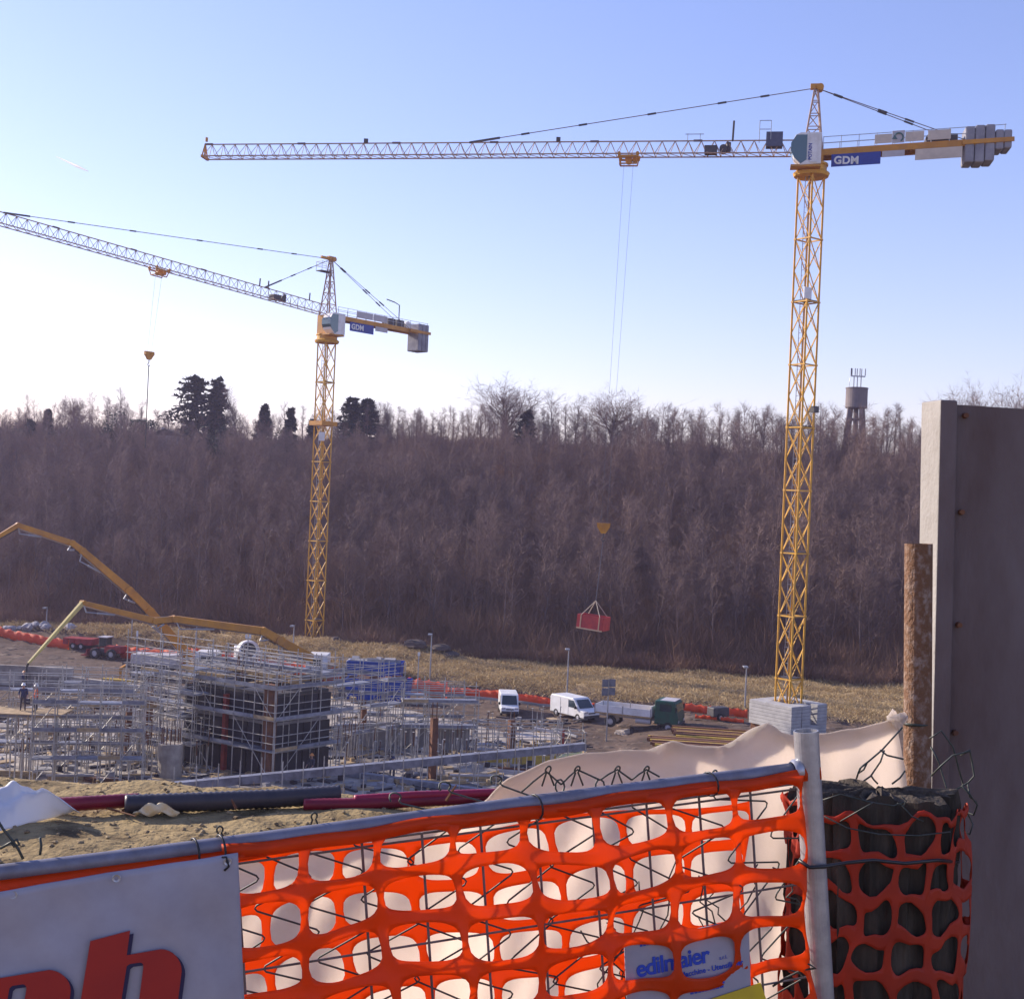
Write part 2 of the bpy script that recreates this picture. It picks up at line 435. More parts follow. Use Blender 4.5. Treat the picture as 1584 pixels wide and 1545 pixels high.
PROTO = {}
for style, seeds, h in (('wood', range(6), 12.0), ('slim', range(20, 23), 12.0), ('poplar', range(30, 32), 12.0), ('spread', range(40, 44), 12.0)):
    for s in seeds:
        t, c = segs_tree(s, h, style)
        A, B = segs_arrays(t, s), segs_arrays(c, s + 99)
        k = h / np.percentile(B[0][:, 2], 99.5)
        for q in (A, B): q[0][:] *= k
        PROTO.setdefault(style, []).append((A, B))
TREEMESH = {}
def tree_meshes(style, i):
    k = (style, i)
    if k not in TREEMESH:
        (tv, tf), (cv, cf) = PROTO[style][i]
        TREEMESH[k] = (np_mesh('trunk', tv, tf, M_BARK), np_mesh('crown', cv, cf, M_TWIG, False))
    return TREEMESH[k]
def bare_tree(style, i, loc, h, rz, label, group=None, wide=1.0, name='bare_tree'):
    a, b = tree_meshes(style, i % len(PROTO[style]))
    t = thing(name, label, 'tree', loc, group); s = h / 12.0
    for nm, me in (('trunk', a), ('crown', b)):
        o = bpy.data.objects.new(nm, me); col.objects.link(o); o.parent = t
    t.scale = (s * wide, s * wide, s); t.rotation_euler = (0, 0, rz)
    return t

def ridge_y(px, k=86):
    u = (px - CX) / FPX; Y = 220.0
    for _ in range(6): Y = yf(u * Y) + k
    return Y
def on_ridge(px, top, k=86):
    Y = ridge_y(px, k); tp = P(px, top, Y); z = hz(tp.x, tp.y)
    # walk along the leaning picture line down to the ground
    return V((tp.x, tp.y, z)), tp.z - z

rg = random.Random(7)
LONE = [  # style, px, top, ridge offset, wide, label
    ('slim', 193, 597, 88, 1.25, 'slender bare tree with small round crown standing alone above the far left skyline'),
    ('spread', 118, 612, 88, 1.4, 'low spreading bare tree left of the small round crowned one on the skyline'),
    ('wood', 30, 630, 88, 1.0, 'thin bare tree on the skyline near the left edge of the picture'),
    ('poplar', 372, 598, 84, 1.3, 'tall columnar bare poplar right of the dark cedar pair'),
    ('spread', 783, 584, 84, 1.75, 'largest spreading bare tree on the skyline, fan shaped and alone'),
    ('wood', 862, 603, 86, 1.2, 'tall bare tree right of the largest fan shaped tree'),
    ('spread', 948, 603, 84, 1.9, 'broad domed bare tree on the skyline above the hanging hook'),
    ('wood', 893, 610, 86, 1.1, 'bare tree between the tall one and the broad domed one'),
    ('wood', 990, 622, 86, 1.2, 'bare tree just right of the broad domed skyline tree'),
    ('wood', 1283, 622, 84, 1.3, 'bare tree with full crown left of the water tower'),
    ('slim', 1375, 632, 86, 1.3, 'bare tree between the water tower and the concrete wall'),
    ('spread', 1518, 592, 84, 1.0, 'spreading bare tree top showing over the concrete wall'),
    ('spread', 1580, 590, 84, 1.0, 'bare tree top over the concrete wall at the right picture edge'),
]
for k, (st, px, top, off, wd, lab) in enumerate(LONE):
    p, h = on_ridge(px, top, off)
    bare_tree(st, k, p, h, rg.uniform(0, 6), lab, None, wd)
cnt = 0
for px in list(range(588, 745, 8)) + list(range(1015, 1245, 11)) + list(range(1255, 1420, 12)) + list(range(1440, 1600, 24)) + list(range(5, 300, 20)) + list(range(420, 590, 24)) + list(range(830, 1010, 16)):
    top = 640 if px < 760 else 634
    if px < 180: top = 645
    if 830 < px < 1010: top = 635
    p, h = on_ridge(px + rg.uniform(-4, 4), top + rg.uniform(-14, 16), rg.uniform(80, 94))
    bare_tree('slim' if px < 760 and px > 560 else rg.choice(['wood', 'wood', 'slim']), cnt, p, max(h, 5), rg.uniform(0, 6.3),
              'leafless tree in the thin row along the crest of the wooded hill', 'bare trees along the hill crest', rg.uniform(1.1, 1.7)); cnt += 1
# trees that stand out on the slope and along its foot
SLOPE_SPOTS = []
tries = 0
while len(SLOPE_SPOTS) < 175 and tries < 6000:
    tries += 1
    px = rg.uniform(-20, 1600); k = rg.choice([rg.uniform(2, 10), rg.uniform(2, 80)])
    Y = ridge_y(px, k); X = (px - CX) / FPX * Y
    if all((X - a) ** 2 + (Y - b) ** 2 > 14 for a, b in SLOPE_SPOTS): SLOPE_SPOTS.append((X, Y))
for k, (X, Y) in enumerate(SLOPE_SPOTS):
    front = Y - yf(X) < 12
    bare_tree('wood', k, (X, Y, hz(X, Y)), rg.uniform(8, 12.5) if Y - yf(X) < 66 else rg.uniform(5, 9), rg.uniform(0, 6.3),
              'leafless tree at the foot of the wooded slope, by the dry grass' if front else 'leafless tree with dark trunk standing within the wooded slope',
              'bare trees at the foot of the slope' if front else 'bare trees up the wooded slope', rg.uniform(0.9, 1.3))

# the rest of the wood: one mass
def scatter(name, protos, spots, material, label):
    per = {}
    for s in spots: per.setdefault(s[0], []).append(s[1:])
    cos, fas, base = [], [], 0
    for k, lst in per.items():
        v, f = protos[k]; a = np.array(lst)           # x y z sxy sz rz
        c, s = np.cos(a[:, 5])[:, None], np.sin(a[:, 5])[:, None]
        x = (v[None, :, 0] * c - v[None, :, 1] * s) * a[:, 3:4] + a[:, 0:1]
        y = (v[None, :, 0] * s + v[None, :, 1] * c) * a[:, 3:4] + a[:, 1:2]
        z = v[None, :, 2] * a[:, 4:5] + a[:, 2:3]
        co = np.stack([x, y, z], -1).reshape(-1, 3)
        fa = (f[None] + (np.arange(len(lst)) * len(v))[:, None, None]).reshape(-1, 3) + base
        base += len(co); cos.append(co); fas.append(fa)
    me = np_mesh(name, np.concatenate(cos), np.concatenate(fas), material, False)
    o = bpy.data.objects.new(name, me); col.objects.link(o)
    return tag(o, label, None, None, 'stuff')
joint = []
for (tv, tf), (cv, cf) in PROTO['wood']:
    joint.append((np.concatenate([tv, cv]), np.concatenate([tf, cf + len(tv)])))
sp = []
nr = np.random.RandomState(3)
for q_ in range(1950):
    px = nr.uniform(-80, 1660); k = nr.uniform(0, 1) ** 0.85 * 84 + 3
    if q_ > 1760: k = nr.uniform(86, 112)
    Y = ridge_y(px, k); X = (px - CX) / FPX * Y; h = nr.uniform(6.0, 12.0) if k < 62 or (px > 1000 and k < 80) else nr.uniform(4.0, 9.0)
    sp.append((nr.randint(len(joint)), X, Y, hz(X, Y), h / 12 * nr.uniform(0.9, 1.25), h / 12, nr.uniform(0, 6.3)))
o = scatter('bare_woodland', joint, sp, M_TWIG, 'dense mass of leafless brown trees covering the whole hillside')
def brush_proto(seed, n=85, h=2.6, lean=0.6, wd=0.021):
    r2 = random.Random(seed); s = []
    for _ in range(n):
        b = V((r2.gauss(0, 0.55), r2.gauss(0, 0.55), -0.1)); d = V((r2.gauss(0, lean), r2.gauss(0, lean), 1)).normalized()
        m_ = b + d * h * r2.uniform(0.4, 0.7); e = m_ + (d + V((r2.gauss(0, .4), r2.gauss(0, .4), r2.uniform(-.3, .3)))).normalized() * h * r2.uniform(0.2, 0.45)
        s += [(b, m_, wd, wd * 0.7, 2), (m_, e, wd * 0.7, 0, 1)]
        if r2.random() < 0.6:
            f = b.lerp(m_, 0.6); s.append((f, f + (d + V((r2.gauss(0, .6), r2.gauss(0, .6), 0.2))).normalized() * h * 0.35, wd * 0.6, 0, 1))
    return segs_arrays(s, seed)
bp_ = [brush_proto(i) for i in range(5)]
sp = []
for _ in range(3600):
    px = nr.uniform(-80, 1660); k = nr.uniform(0, 1) ** 1.6 * 84 - 1.0
    Y = ridge_y(px, k); X = (px - CX) / FPX * Y; h = nr.uniform(0.5, 1.1)
    sp.append((nr.randint(5), X, Y, hz(X, Y), h, h, nr.uniform(0, 6.3)))
bp_ = bp_ + [brush_proto(70 + i, 95, 2.6, 0.55, 0.013) for i in range(4)]
for _ in range(2600):
    px = nr.uniform(-80, 1660); k = nr.uniform(0, 1) * 78 + 1
    Y = ridge_y(px, k); X = (px - CX) / FPX * Y; h = nr.uniform(1.2, 2.4)
    sp.append((5 + nr.randint(4), X, Y, hz(X, Y), h * .8, h, nr.uniform(0, 6.3)))
for _ in range(900):
    px = nr.uniform(-80, 1660); k = nr.uniform(82, 96)
    Y = ridge_y(px, k); X = (px - CX) / FPX * Y; h = nr.uniform(0.5, 1.3)
    sp.append((5 + nr.randint(4), X, Y, hz(X, Y), h * 1.2, h, nr.uniform(0, 6.3)))
scatter('hill_brush', bp_, sp, M_BRUSH, 'reddish brown undergrowth and saplings below the leafless trees')
M_STRAW = mat('dry_grass_straw', (0.40, 0.29, 0.15), (0.56, 0.43, 0.24), rough=0.9, scale=0.4, transl=0.25)
gp_ = [brush_proto(50 + i, 26, 0.62, 0.9, 0.028) for i in range(4)]
sp = []
for _ in range(6500):
    px = nr.uniform(-60, 1640); f = nr.uniform(0, 1)
    u = (px - CX) / FPX; Y = 120.0
    for _i in range(5): Y = (yb(u * Y) + 3) * (1 - f) + (yf(u * Y) + 2) * f
    X = u * Y; h = nr.uniform(0.5, 1.15)
    sp.append((nr.randint(4), X, Y, hz(X, Y), h * 1.4, h, nr.uniform(0, 6.3)))
scatter('dry_grass', gp_, sp, M_STRAW, 'pale dry grass covering the bank between the site and the wood')

# rutted mud of the site road
cl = []; bm = bmesh.new(); bmesh.ops.create_icosphere(bm, subdivisions=1, radius=1); iv = np.array([v.co[:] for v in bm.verts], np.float32); fi = np.array([[v.index for v in f.verts] for f in bm.faces], np.int32); bm.free()
cp = []
for k in range(6):
    v = iv.copy(); v *= (1 + .35 * np.random.RandomState(k).uniform(-1, 1, (len(v), 1))); v[:, 2] *= .6; cp.append((v, fi))
sp = []
for _ in range(2600):
    px = nr.uniform(-30, 1400); f = nr.uniform(0, 1); u = (px - CX) / FPX; Y = 120.0
    for _i in range(5): Y = 88 * (1 - f) + (yb(u * Y) + 4) * f
    X = u * Y; s_ = nr.uniform(0, 1) ** 2 * .5 + .12; sp.append((nr.randint(6), X, Y, hz(X, Y) - s_ * .15, s_ * 1.5, s_ * .55, nr.uniform(0, 6.3)))
scatter('mud_clods', cp, sp, mat('mud_clod', (.055, .04, .032), (.18, .125, .09), rough=1, scale=.8, bump=.4, bscale=6), 'churned clods of mud over the site road')
# ------------------------------------------------------------------ conifers and evergreen shrubs on the crest
def conifer(px, top, h_px_w, label, off=80, layers=15, ragged=0.35, bare_frac=0.18, seed=1, name='conifer', ex=0.95):
    p, h = on_ridge(px, top, off); r2 = random.Random(seed)
    t = thing(name, label, 'tree', p)
    b = MB(); b.path([p + V((0, 0, -0.5)), p + V((0.1, 0, h * 0.5)), p + V((0, 0.1, h))], [h * 0.02, h * 0.013, 0.02], 6)
    b.build('trunk', M_BARK, t, smooth=True)
    wm = h_px_w / FPX * p.y / 2
    vv = []; ff = []
    def tuft(c, d, L, wv):
        b0 = len(vv); s = d.cross(V((0, 0, 1))).normalized() * wv
        vv.extend([c - s, c + s, c + d * L + V((0, 0, -0.12 * L))]); ff.append((b0, b0 + 1, b0 + 2))
    for i in range(layers):
        f = bare_frac + (1 - bare_frac) * i / layers; z = h * f
        for j in range(13):
            az = r2.uniform(0, 2 * math.pi); L = wm * (1 - (f - bare_frac) / (1 - bare_frac)) ** ex * r2.uniform(1 - ragged * 1.3, 1 + ragged * 0.8) + 0.3
            d = V((math.cos(az), math.sin(az), r2.uniform(-0.25, 0.25))).normalized()
            z1 = z + r2.uniform(-0.5, 0.5) * h / layers
            for s in range(9):
                q = p + V((0, 0, z1)) + d * L * (s + 1) / 9 + V((0, 0, -0.06 * L * ((s / 9) ** 2)))
                for _ in range(4):
                    dd = (d + V((r2.gauss(0, .7), r2.gauss(0, .7), r2.gauss(0.1, .4)))).normalized()
                    tuft(q, dd, r2.uniform(0.4, 0.9) * (0.6 + 0.045 * h), 0.20 + 0.014 * h)
    c = MB(); c.v = [tuple(v) for v in vv]; c.f = ff
    c.build('crown', M_NEEDLE, t, recalc=False)
    return t
conifer(305, 580, 92, 'large dark cedar with ragged crown, tallest conifer on the left skyline', 84, 16, 0.55, 0.10, 3, 'cedar_tree', 0.45)
conifer(338, 585, 36, 'narrow dark conifer touching the right side of the large cedar', 85, 14, 0.45, 0.22, 4, 'conifer', 0.5)
conifer(410, 624, 34, 'small dark conifer right of the columnar bare poplar', 80, 12, 0.3, 0.05, 5)
conifer(450, 630, 30, 'small pointed spruce left of the distant crane mast', 80, 12, 0.25, 0.05, 6)
conifer(484, 648, 26, 'low dark conifer directly behind the left edge of the distant mast', 80, 10, 0.3, 0.05, 7)
conifer(545, 613, 60, 'broad dark conifer just right of the distant mast', 82, 14, 0.4, 0.05, 8, 'conifer', 0.6)
conifer(570, 616, 66, 'dark conifer with pointed tip, right one of the pair by the mast', 82, 14, 0.35, 0.03, 9, 'conifer', 0.65)
conifer(816, 634, 52, 'dark pine below the right side of the largest spreading bare tree', 80, 12, 0.3, 0.05, 10, 'pine_tree')
conifer(75, 632, 20, 'dark columnar cypress on the skyline at far left', 80, 14, 0.2, 0.0, 11, 'cypress_tree')
conifer(48, 648, 34, 'low dark conifer left of the columnar cypress', 80, 10, 0.4, 0.0, 12)
def shrub(px, top, wpx, label, off=78, box=False, seed=1, name='evergreen_shrub', n=1300):
    p, h = on_ridge(px, top, off); r2 = random.Random(seed); wm = wpx / FPX * p.y / 2
    t = thing(name, label, 'shrub' if not box else 'hedge', p)
    b = MB()
    for s in range(4):
        a = s * 1.6 + 0.3
        b.path([p + V((0, 0, -0.3)), p + V((math.cos(a) * wm * .3, math.sin(a) * wm * .3, h * .5))], [0.08, 0.04], 5)
    b.build('stem', M_BARK, t)
    c = MB(); vv = []; ff = []
    for _ in range(n):
        if box: q = V((r2.uniform(-1, 1) * wm, r2.uniform(-1, 1) * wm, r2.uniform(0.0, 0.97) * h)); 
        else:
            d = V((r2.gauss(0, 1), r2.gauss(0, 1), abs(r2.gauss(0, 1)))).normalized() * r2.uniform(0.5, 1.05) * (1 + 0.22 * math.sin(r2.randint(0, 5)))
            q = V((d.x * wm, d.y * wm, d.z * h * 0.95))
        u_ = V((r2.gauss(0, 1), r2.gauss(0, 1), r2.gauss(0, 1))).normalized() * 0.28; w_ = u_.orthogonal().normalized() * 0.2
        k = len(vv); vv += [p + q - u_, p + q + w_, p + q + u_]; ff.append((k, k + 1, k + 2))
    c.v = [tuple(v) for v in vv]; c.f = ff; c.build('foliage', M_EVER, t, recalc=False)
shrub(222, 648, 36, 'clipped box shaped evergreen hedge on the skyline left of the low roof', 76, True, 1, 'clipped_hedge', 2200)
shrub(178, 638, 60, 'wide rounded evergreen shrub below the small round crowned bare tree', 77, False, 2)
shrub(130, 662, 46, 'low dark shrub left of the wide rounded one on the skyline', 77, False, 3)
shrub(20, 658, 56, 'dark evergreen shrub at the left end of the skyline', 77, False, 4)
shrub(350, 660, 60, 'dark shrub at the foot of the cedar and poplar', 77, False, 5)
shrub(430, 664, 60, 'dark shrub between the small conifers left of the mast', 77, False, 6)
shrub(100, 664, 50, 'dark shrub at the foot of the columnar cypress', 77, False, 7)

# house roof on the crest
pr, _ = on_ridge(262, 665, 74)
top = P(262, 664, pr.y)
t = thing('hilltop_house', 'low dark gabled house roof behind the clipped hedge on the skyline', 'house', (pr.x, pr.y, pr.z - 0.5))
b = MB(); b.box((pr.x, pr.y, (pr.z - 0.5 + top.z - 1.2) / 2), (4.2, 5, top.z - 1.2 - pr.z + 0.5)); b.build('wall', M_CONCD, t)
b = MB(); b.prism([(-2.7, -1.25), (2.7, -1.25), (2.7, -1.0), (0, 0), (-2.7, -1.0)], (pr.x, pr.y - 2.9, top.z), (1, 0, 0), (0, 0, 1), (0, 1, 0), 5.8)
rf = b.build('roof', mat('dark_roof_tiles', (0.06, 0.045, 0.045), (0.10, 0.07, 0.06), rough=0.9), t)
b = MB(); b.box((pr.x - 1.2, pr.y, top.z - 0.15), (0.4, 0.4, 0.9)); b.build('chimney', M_CONCD, rf)

# water tower
Y = 224.0; c = P(1325, 616, Y); zt0 = P(1325, 632, Y).z; zt1 = P(1325, 600, Y).z; g = hz(c.x, c.y)
t = thing('water_tower', 'round concrete water tower with antennas on top above the wood', 'water tower', (c.x, c.y, g))
M_WT = mat('water_tower_concrete', (0.21, 0.175, 0.17), (0.15, 0.13, 0.13), rough=0.9, scale=0.5)
rt = 33 / FPX * Y / 2
b = MB(); b.lathe([(0.2, zt0 + 0.05), (rt * 0.92, zt0), (rt, zt0 + 0.15), (rt, zt1 - 0.2), (rt * 1.04, zt1 - 0.18), (rt * 1.04, zt1), (0.1, zt1 + 0.1)], (c.x, c.y, 0), 28)
b.build('tank', M_WT, t, smooth=False)
for k in range(4):
    a = R(20) + k * math.pi / 2; d = V((math.cos(a), math.sin(a), 0))
    b = MB(); b.bar(V((c.x, c.y, zt0 + 0.1)) + d * rt * 0.75, V((c.x, c.y, g - 0.5)) + d * rt * 1.3, 0.55, 0.55); b.build('leg', M_WT, t)
b = MB(); b.tube((c.x, c.y, g - 0.5), (c.x, c.y, zt0 + 0.1), 0.45, n=10); b.build('riser_pipe', M_WT, t)
for f in (0.45, 0.8):
    b = MB(); z = g + (zt0 - g) * f; rr = rt * (1.3 - 0.55 * f)
    for k in range(4):
        a = R(20) + k * math.pi / 2; a2 = a + math.pi / 2
        b.bar((c.x + math.cos(a) * rr, c.y + math.sin(a) * rr, z), (c.x + math.cos(a2) * rr, c.y + math.sin(a2) * rr, z), 0.3, 0.35)
    b.build('ring_beam', M_WT, t)
b = MB(); z2 = P(1325, 582, Y).z
for dx in (-0.6, 0.0, 0.65): b.tube((c.x + dx, c.y, zt1), (c.x + dx, c.y, z2), 0.1, n=6)
b.bar((c.x - 1.25, c.y, z2), (c.x + 1.35, c.y, z2), 0.35, 0.2); am = b.build('antenna_mast', M_GALV, t)
for k, dx in enumerate((-1.2, -0.95, -0.5, -0.05, 0.35, 0.75, 1.3)):
    b = MB(); b.box((c.x + dx, c.y - 0.2 + 0.4 * (k % 2), z2 + 0.75), (0.16, 0.16, 1.25)); b.build('antenna_panel', M_GALV if k else M_DARK, t)
b = MB(); b.path([(c.x - 1.4, c.y, zt1), (c.x - 1.4, c.y, zt1 + 1.0), (c.x - 1.25, c.y, zt1 + 1.7)], 0.06, 5); b.build('vent_pipe', M_GALV, t)

# contrail in the sky
a = P(86, 242, 9000); c2 = P(136, 265, 8600)
b = MB(); b.path([a, a.lerp(c2, .3), a.lerp(c2, .7), c2], [1.0, 5, 10, 3], 6)
tag(b.build('contrail', mat('contrail_vapour', (0.9, 0.9, 0.9), rough=1.0)), 'short thin white contrail in the sky at upper left', 'contrail')
# ------------------------------------------------------------------ tower cranes
M_TIEB = mat('tie_bar_steel', (0.20, 0.13, 0.12), (0.14, 0.10, 0.10), rough=0.6, scale=2)
def crane(label, px, depth, base_z, n_sec, sec_h, mast_yaw, e, jib_len, jib_tilt, cj_len, cj_tilt, zj, apex_z, tie_at, trolley_at, hook_z, detail):
    c = P(px, 772, depth); c = V((c.x, c.y, base_z))
    t = thing('tower_crane', label, 'crane', c)
    hw = 0.72
    cs = [Matrix.Rotation(mast_yaw, 3, 'Z') @ V((x * hw, y * hw, 0)) for x, y in ((-1, -1), (1, -1), (1, 1), (-1, 1))]
    up = V((0, 0, 1))
    for i in range(n_sec):
        z0 = base_z + i * sec_h; z1 = z0 + sec_h; o0 = V((c.x, c.y, z0)); o1 = V((c.x, c.y, z1))
        b = MB()
        for q in cs:
            b.bar(o0 + q, o1 + q, 0.14)
            b.box(o0 + q, (0.2, 0.2, 0.14), mast_yaw)
        sec = b.build('mast_section', M_YEL, t)
        b = MB()
        for k in range(4):
            a, d = cs[k], cs[(k + 1) % 4]
            b.bar(o0 + a, o0 + d, 0.1)
            for s in range(2):
                za = o0 + up * sec_h * s / 2; zb = o0 + up * sec_h * (s + 1) / 2
                b.bar(za + a, zb + d, 0.06); b.bar(za + d, zb + a, 0.06)
        b.build('bracing', M_YEL, sec)
        b = MB(); la = cs[0] * 0.45 + cs[3] * 0.2; lb = cs[3] * 0.45 + cs[0] * 0.2
        b.bar(o0 + la, o1 + la, 0.05); b.bar(o0 + lb, o1 + lb, 0.05)
        k = 0.0
        while k < sec_h: b.bar(o0 + la + up * k, o0 + lb + up * k, 0.035); k += 0.42
        b.build('ladder', M_GALV, sec)
        if i % 2 == 1:
            b = MB(); b.box(o0 + up * 0.12, (1.3, 1.3, 0.06), mast_yaw); b.build('rest_platform', M_DARK, sec)
    zt = base_z + n_sec * sec_h; o = V((c.x, c.y, zt))
    e = V((e[0], e[1], 0)).normalized(); l = V((-e.y, e.x, 0))
    # slewing ring and turntable
    b = MB(); b.lathe([(0.3, 0), (1.35, 0), (1.45, 0.25), (1.2, 0.45), (1.2, 0.8), (1.3, 0.85), (1.3, 1.0), (0.3, 1.0)], o, 20); b.build('slewing_ring', M_YEL, t, smooth=False)
    b = MB(); b.box(o + up * (1.0 + (zj - zt - 1.0) / 2), (1.7, 1.7, zj - zt - 1.0), math.atan2(e.y, e.x)); b.build('turntable', M_YEL2, t)
    # tower top
    J0 = V((c.x, c.y, zj)); ap = V((c.x, c.y, apex_z)) - e * 0.1
    b = MB(); ft = [J0 + e * x * 0.75 + l * y * 0.65 for x, y in ((-1, -1), (1, -1), (1, 1), (-1, 1))]
    tp = [ap + e * x * 0.12 + l * y * 0.12 for x, y in ((-1, -1), (1, -1), (1, 1), (-1, 1))]
    for k in range(4): b.bar(ft[k], tp[k], 0.13)
    tt = b.build('tower_top', M_JIB, t)
    b = MB()
    for k in range(4):
        a0, a1, d0, d1 = ft[k], tp[k], ft[(k + 1) % 4], tp[(k + 1) % 4]; f = 0.0; n = 5
        for s in range(n):
            f0, f1 = s / n, (s + 1) / n
            b.bar(a0.lerp(a1, f0), d0.lerp(d1, f1), 0.06); b.bar(a0.lerp(a1, f1), d0.lerp(d1, f1), 0.06)
    b.build('bracing', M_JIB, tt)
    b = MB(); b.box(ap + up * 0.1, (0.9, 0.4, 0.4), math.atan2(e.y, e.x)); b.tube(ap - l * 0.35 - e * .3, ap + l * 0.35 - e * .3, 0.28, n=12); b.build('apex_sheave', M_YEL2, tt)
    # jib
    ct, st = math.cos(jib_tilt), math.sin(jib_tilt)
    def J(s, lat, h): return J0 + e * (s * ct - h * st) + up * (s * st + h * ct) + l * lat
    nsec = 6; hj = 1.15
    for k in range(nsec):
        s0 = 0.9 + (jib_len - 0.9) * k / nsec; s1 = 0.9 + (jib_len - 0.9) * (k + 1) / nsec; f = 1 - 0.12 * k / nsec
        b = MB()
        b.bar(J(s0, -0.6, 0), J(s1, -0.6, 0), 0.09); b.bar(J(s0, 0.6, 0), J(s1, 0.6, 0), 0.09); b.bar(J(s0, 0, hj), J(s1, 0, hj), 0.09)
        js = b.build('jib_section', M_JIB, t)
        b = MB(); n = max(4, int((s1 - s0) / 1.05))
        for i in range(n):
            a0 = s0 + (s1 - s0) * i / n; a1 = s0 + (s1 - s0) * (i + 1) / n; am = (a0 + a1) / 2
            for y in (-0.6, 0.6):
                b.bar(J(a0, y, 0), J(am, 0, hj), 0.042); b.bar(J(am, 0, hj), J(a1, y, 0), 0.042)
            b.bar(J(a0, -0.6, 0), J(a0, 0.6, 0), 0.042); b.bar(J(a0, -0.6, 0), J(a1, 0.6, 0), 0.04)
        b.build('bracing', M_JIB, js)
        b = MB(); b.bar(J(s1 - 0.6, 0, hj + 0.02), J(s1 + 0.1, 0, hj + 0.02), 0.16, 0.14); b.build('joint', M_TIEB, js)
    b = MB(); b.box(J(jib_len + 0.1, 0, 0.0), (0.2, 1.3, 0.2), math.atan2(e.y, e.x)); b.bar(J(jib_len + .1, 0, 0), J(jib_len + .1, 0, 1.2), .14); b.bar(J(jib_len + .1, -.6, 0), J(jib_len + .1, 0, 1.2), .09); b.bar(J(jib_len + .1, .6, 0), J(jib_len + .1, 0, 1.2), .09); b.tube(J(jib_len, 0, 1.4), J(jib_len, 0, 1.75), 0.12); b.build('jib_tip', M_YEL2, t)
    # winch on the jib
    b = MB(); b.box(J(8.0, 0.1, 0.35), (1.0, 0.9, 0.6), math.atan2(e.y, e.x)); b.tube(J(7, -.4, .45), J(7, .4, .45), .32, n=12); b.tube(J(6.6, 0, .2), J(6.6, 0, 1.0), .2, n=8); b.build('trolley_winch', M_DARK, t)
    # tie bars
    for ti in tie_at:
        pt = J(ti, 0, hj)
        piece('tie_bar', ap, pt, 0.036, M_TIEB, t)
        for f in ((0.13, 0.25, 0.45, 0.65, 0.82) if ti > 18 else (0.3, 0.55)):
            q0 = ap.lerp(pt, f); q1 = ap.lerp(pt, f + 0.7 / (pt - ap).length); piece('tie_joint', q0, q1, 0.13, M_DARK, t, kind='box')
        q1 = pt.lerp(ap, 2.6 / (pt - ap).length); piece('tie_joint', pt, q1, 0.15, M_DARK, t, kind='box')
    # counter jib
    cc, sc = math.cos(cj_tilt), math.sin(cj_tilt)
    def C(s, lat, h): return J0 - e * (s * cc - h * 0) + up * (s * sc + h) + l * lat
    b = MB()
    for y in (-0.75, 0.75): b.bar(C(0.6, y, -0.1), C(cj_len, y, -0.1), 0.22, 0.5)
    n = 8
    for i in range(n + 1):
        s = 0.8 + (cj_len - 1) * i / n; b.bar(C(s, -0.75, -0.1), C(s, 0.75, -0.1), 0.12)
    cj = b.build('counter_jib', M_YEL2, t)
    b = MB(); b.bar(C(0.7, 0, 0.16), C(cj_len - 2.5, 0, 0.16), 1.3, 0.05); b.build('walkway', M_PLANK, cj)
    b = MB()
    for y in (-0.85, 0.85):
        for h in (0.6, 1.1): b.bar(C(0.8, y, h), C(cj_len - 0.1, y, h), 0.045)
        for i in range(11): s = 0.8 + (cj_len - 1) * i / 10; b.bar(C(s, y, 0.1), C(s, y, 1.15), 0.045)
    b.build('railing', M_GALV, cj)
    for y in (-0.5, 0.5): piece('counter_tie', ap, C(cj_len - 3.0, y, 0.2), 0.034, M_TIEB, t)
    for y in (-0.5, 0.5):
        q = C(cj_len - 3.0, y, 0.2)
        for f in (0.12, 0.42, 0.6): piece('tie_joint', ap.lerp(q, f), ap.lerp(q, f + 0.06), 0.12, M_DARK, t, kind='box')
    # trolley, ropes, hook
    s = trolley_at; b = MB()
    for y in (-0.65, 0.65): b.bar(J(s - 0.85, y, -0.2), J(s + 0.85, y, -0.2), 0.12, 0.16)
    for x in (-0.75, 0.75):
        for y in (-0.65, 0.65):
            b.tube(J(s + x, y - .1, 0.0), J(s + x, y + .1, 0.0), 0.15, n=8); b.bar(J(s + x, y, -0.2), J(s + x * .9, y * .6, -0.75), 0.08)
    b.bar(J(s - 0.7, 0.4, -0.75), J(s + 0.7, 0.4, -0.75), 0.1); b.bar(J(s - 0.7, -0.4, -0.75), J(s + 0.7, -0.4, -0.75), 0.1)
    b.bar(J(s + .7, -0.4, -0.75), J(s + 0.7, 0.4, -0.75), 0.1); b.tube(J(s, -.3, -.4), J(s, .3, -.4), .3, n=12); b.tube(J(s - .5, -.3, -.4), J(s - .5, .3, -.4), .2, n=12)
    b.build('trolley', M_YEL2, t)
    hk = J(s, 0, -1); hk = V((hk.x, hk.y, hook_z))
    sway = detail.get('sway', 0.0); hk.x += sway
    for x in (-0.38, 0.38):
        tpt = J(s + x, 0, -0.5)
        piece('hoist_rope', tpt, hk + e * x * 0.6 + up * 0.3, 0.011, M_ROPE, t)
    b = MB(); b.prism([(-0.55, 0.4), (0.55, 0.4), (0.5, 0.05), (0.18, -0.45), (-0.18, -0.45), (-0.5, 0.05)], hk - l * 0.12, e, up, l, 0.24)
    b.tube(hk + e * .3 - l * .2 + up * .15, hk + e * .3 + l * .2 + up * .15, .22, n=12); b.tube(hk - e * .3 - l * .2 + up * .15, hk - e * .3 + l * .2 + up * .15, .22, n=12)
    hb = b.build('hook_block', M_YEL2, t)
    b = MB(); b.path([hk + up * -.45, hk + up * -.75, hk + e * .14 + up * -.95, hk + up * -1.12, hk - e * .14 + up * -.98], .05, 6); b.build('hook', M_DARK, hb)
    return dict(t=t, c=c, J=J, C=C, J0=J0, e=e, l=l, up=up, ap=ap, zt=zt, hk=hk, cs=cs)

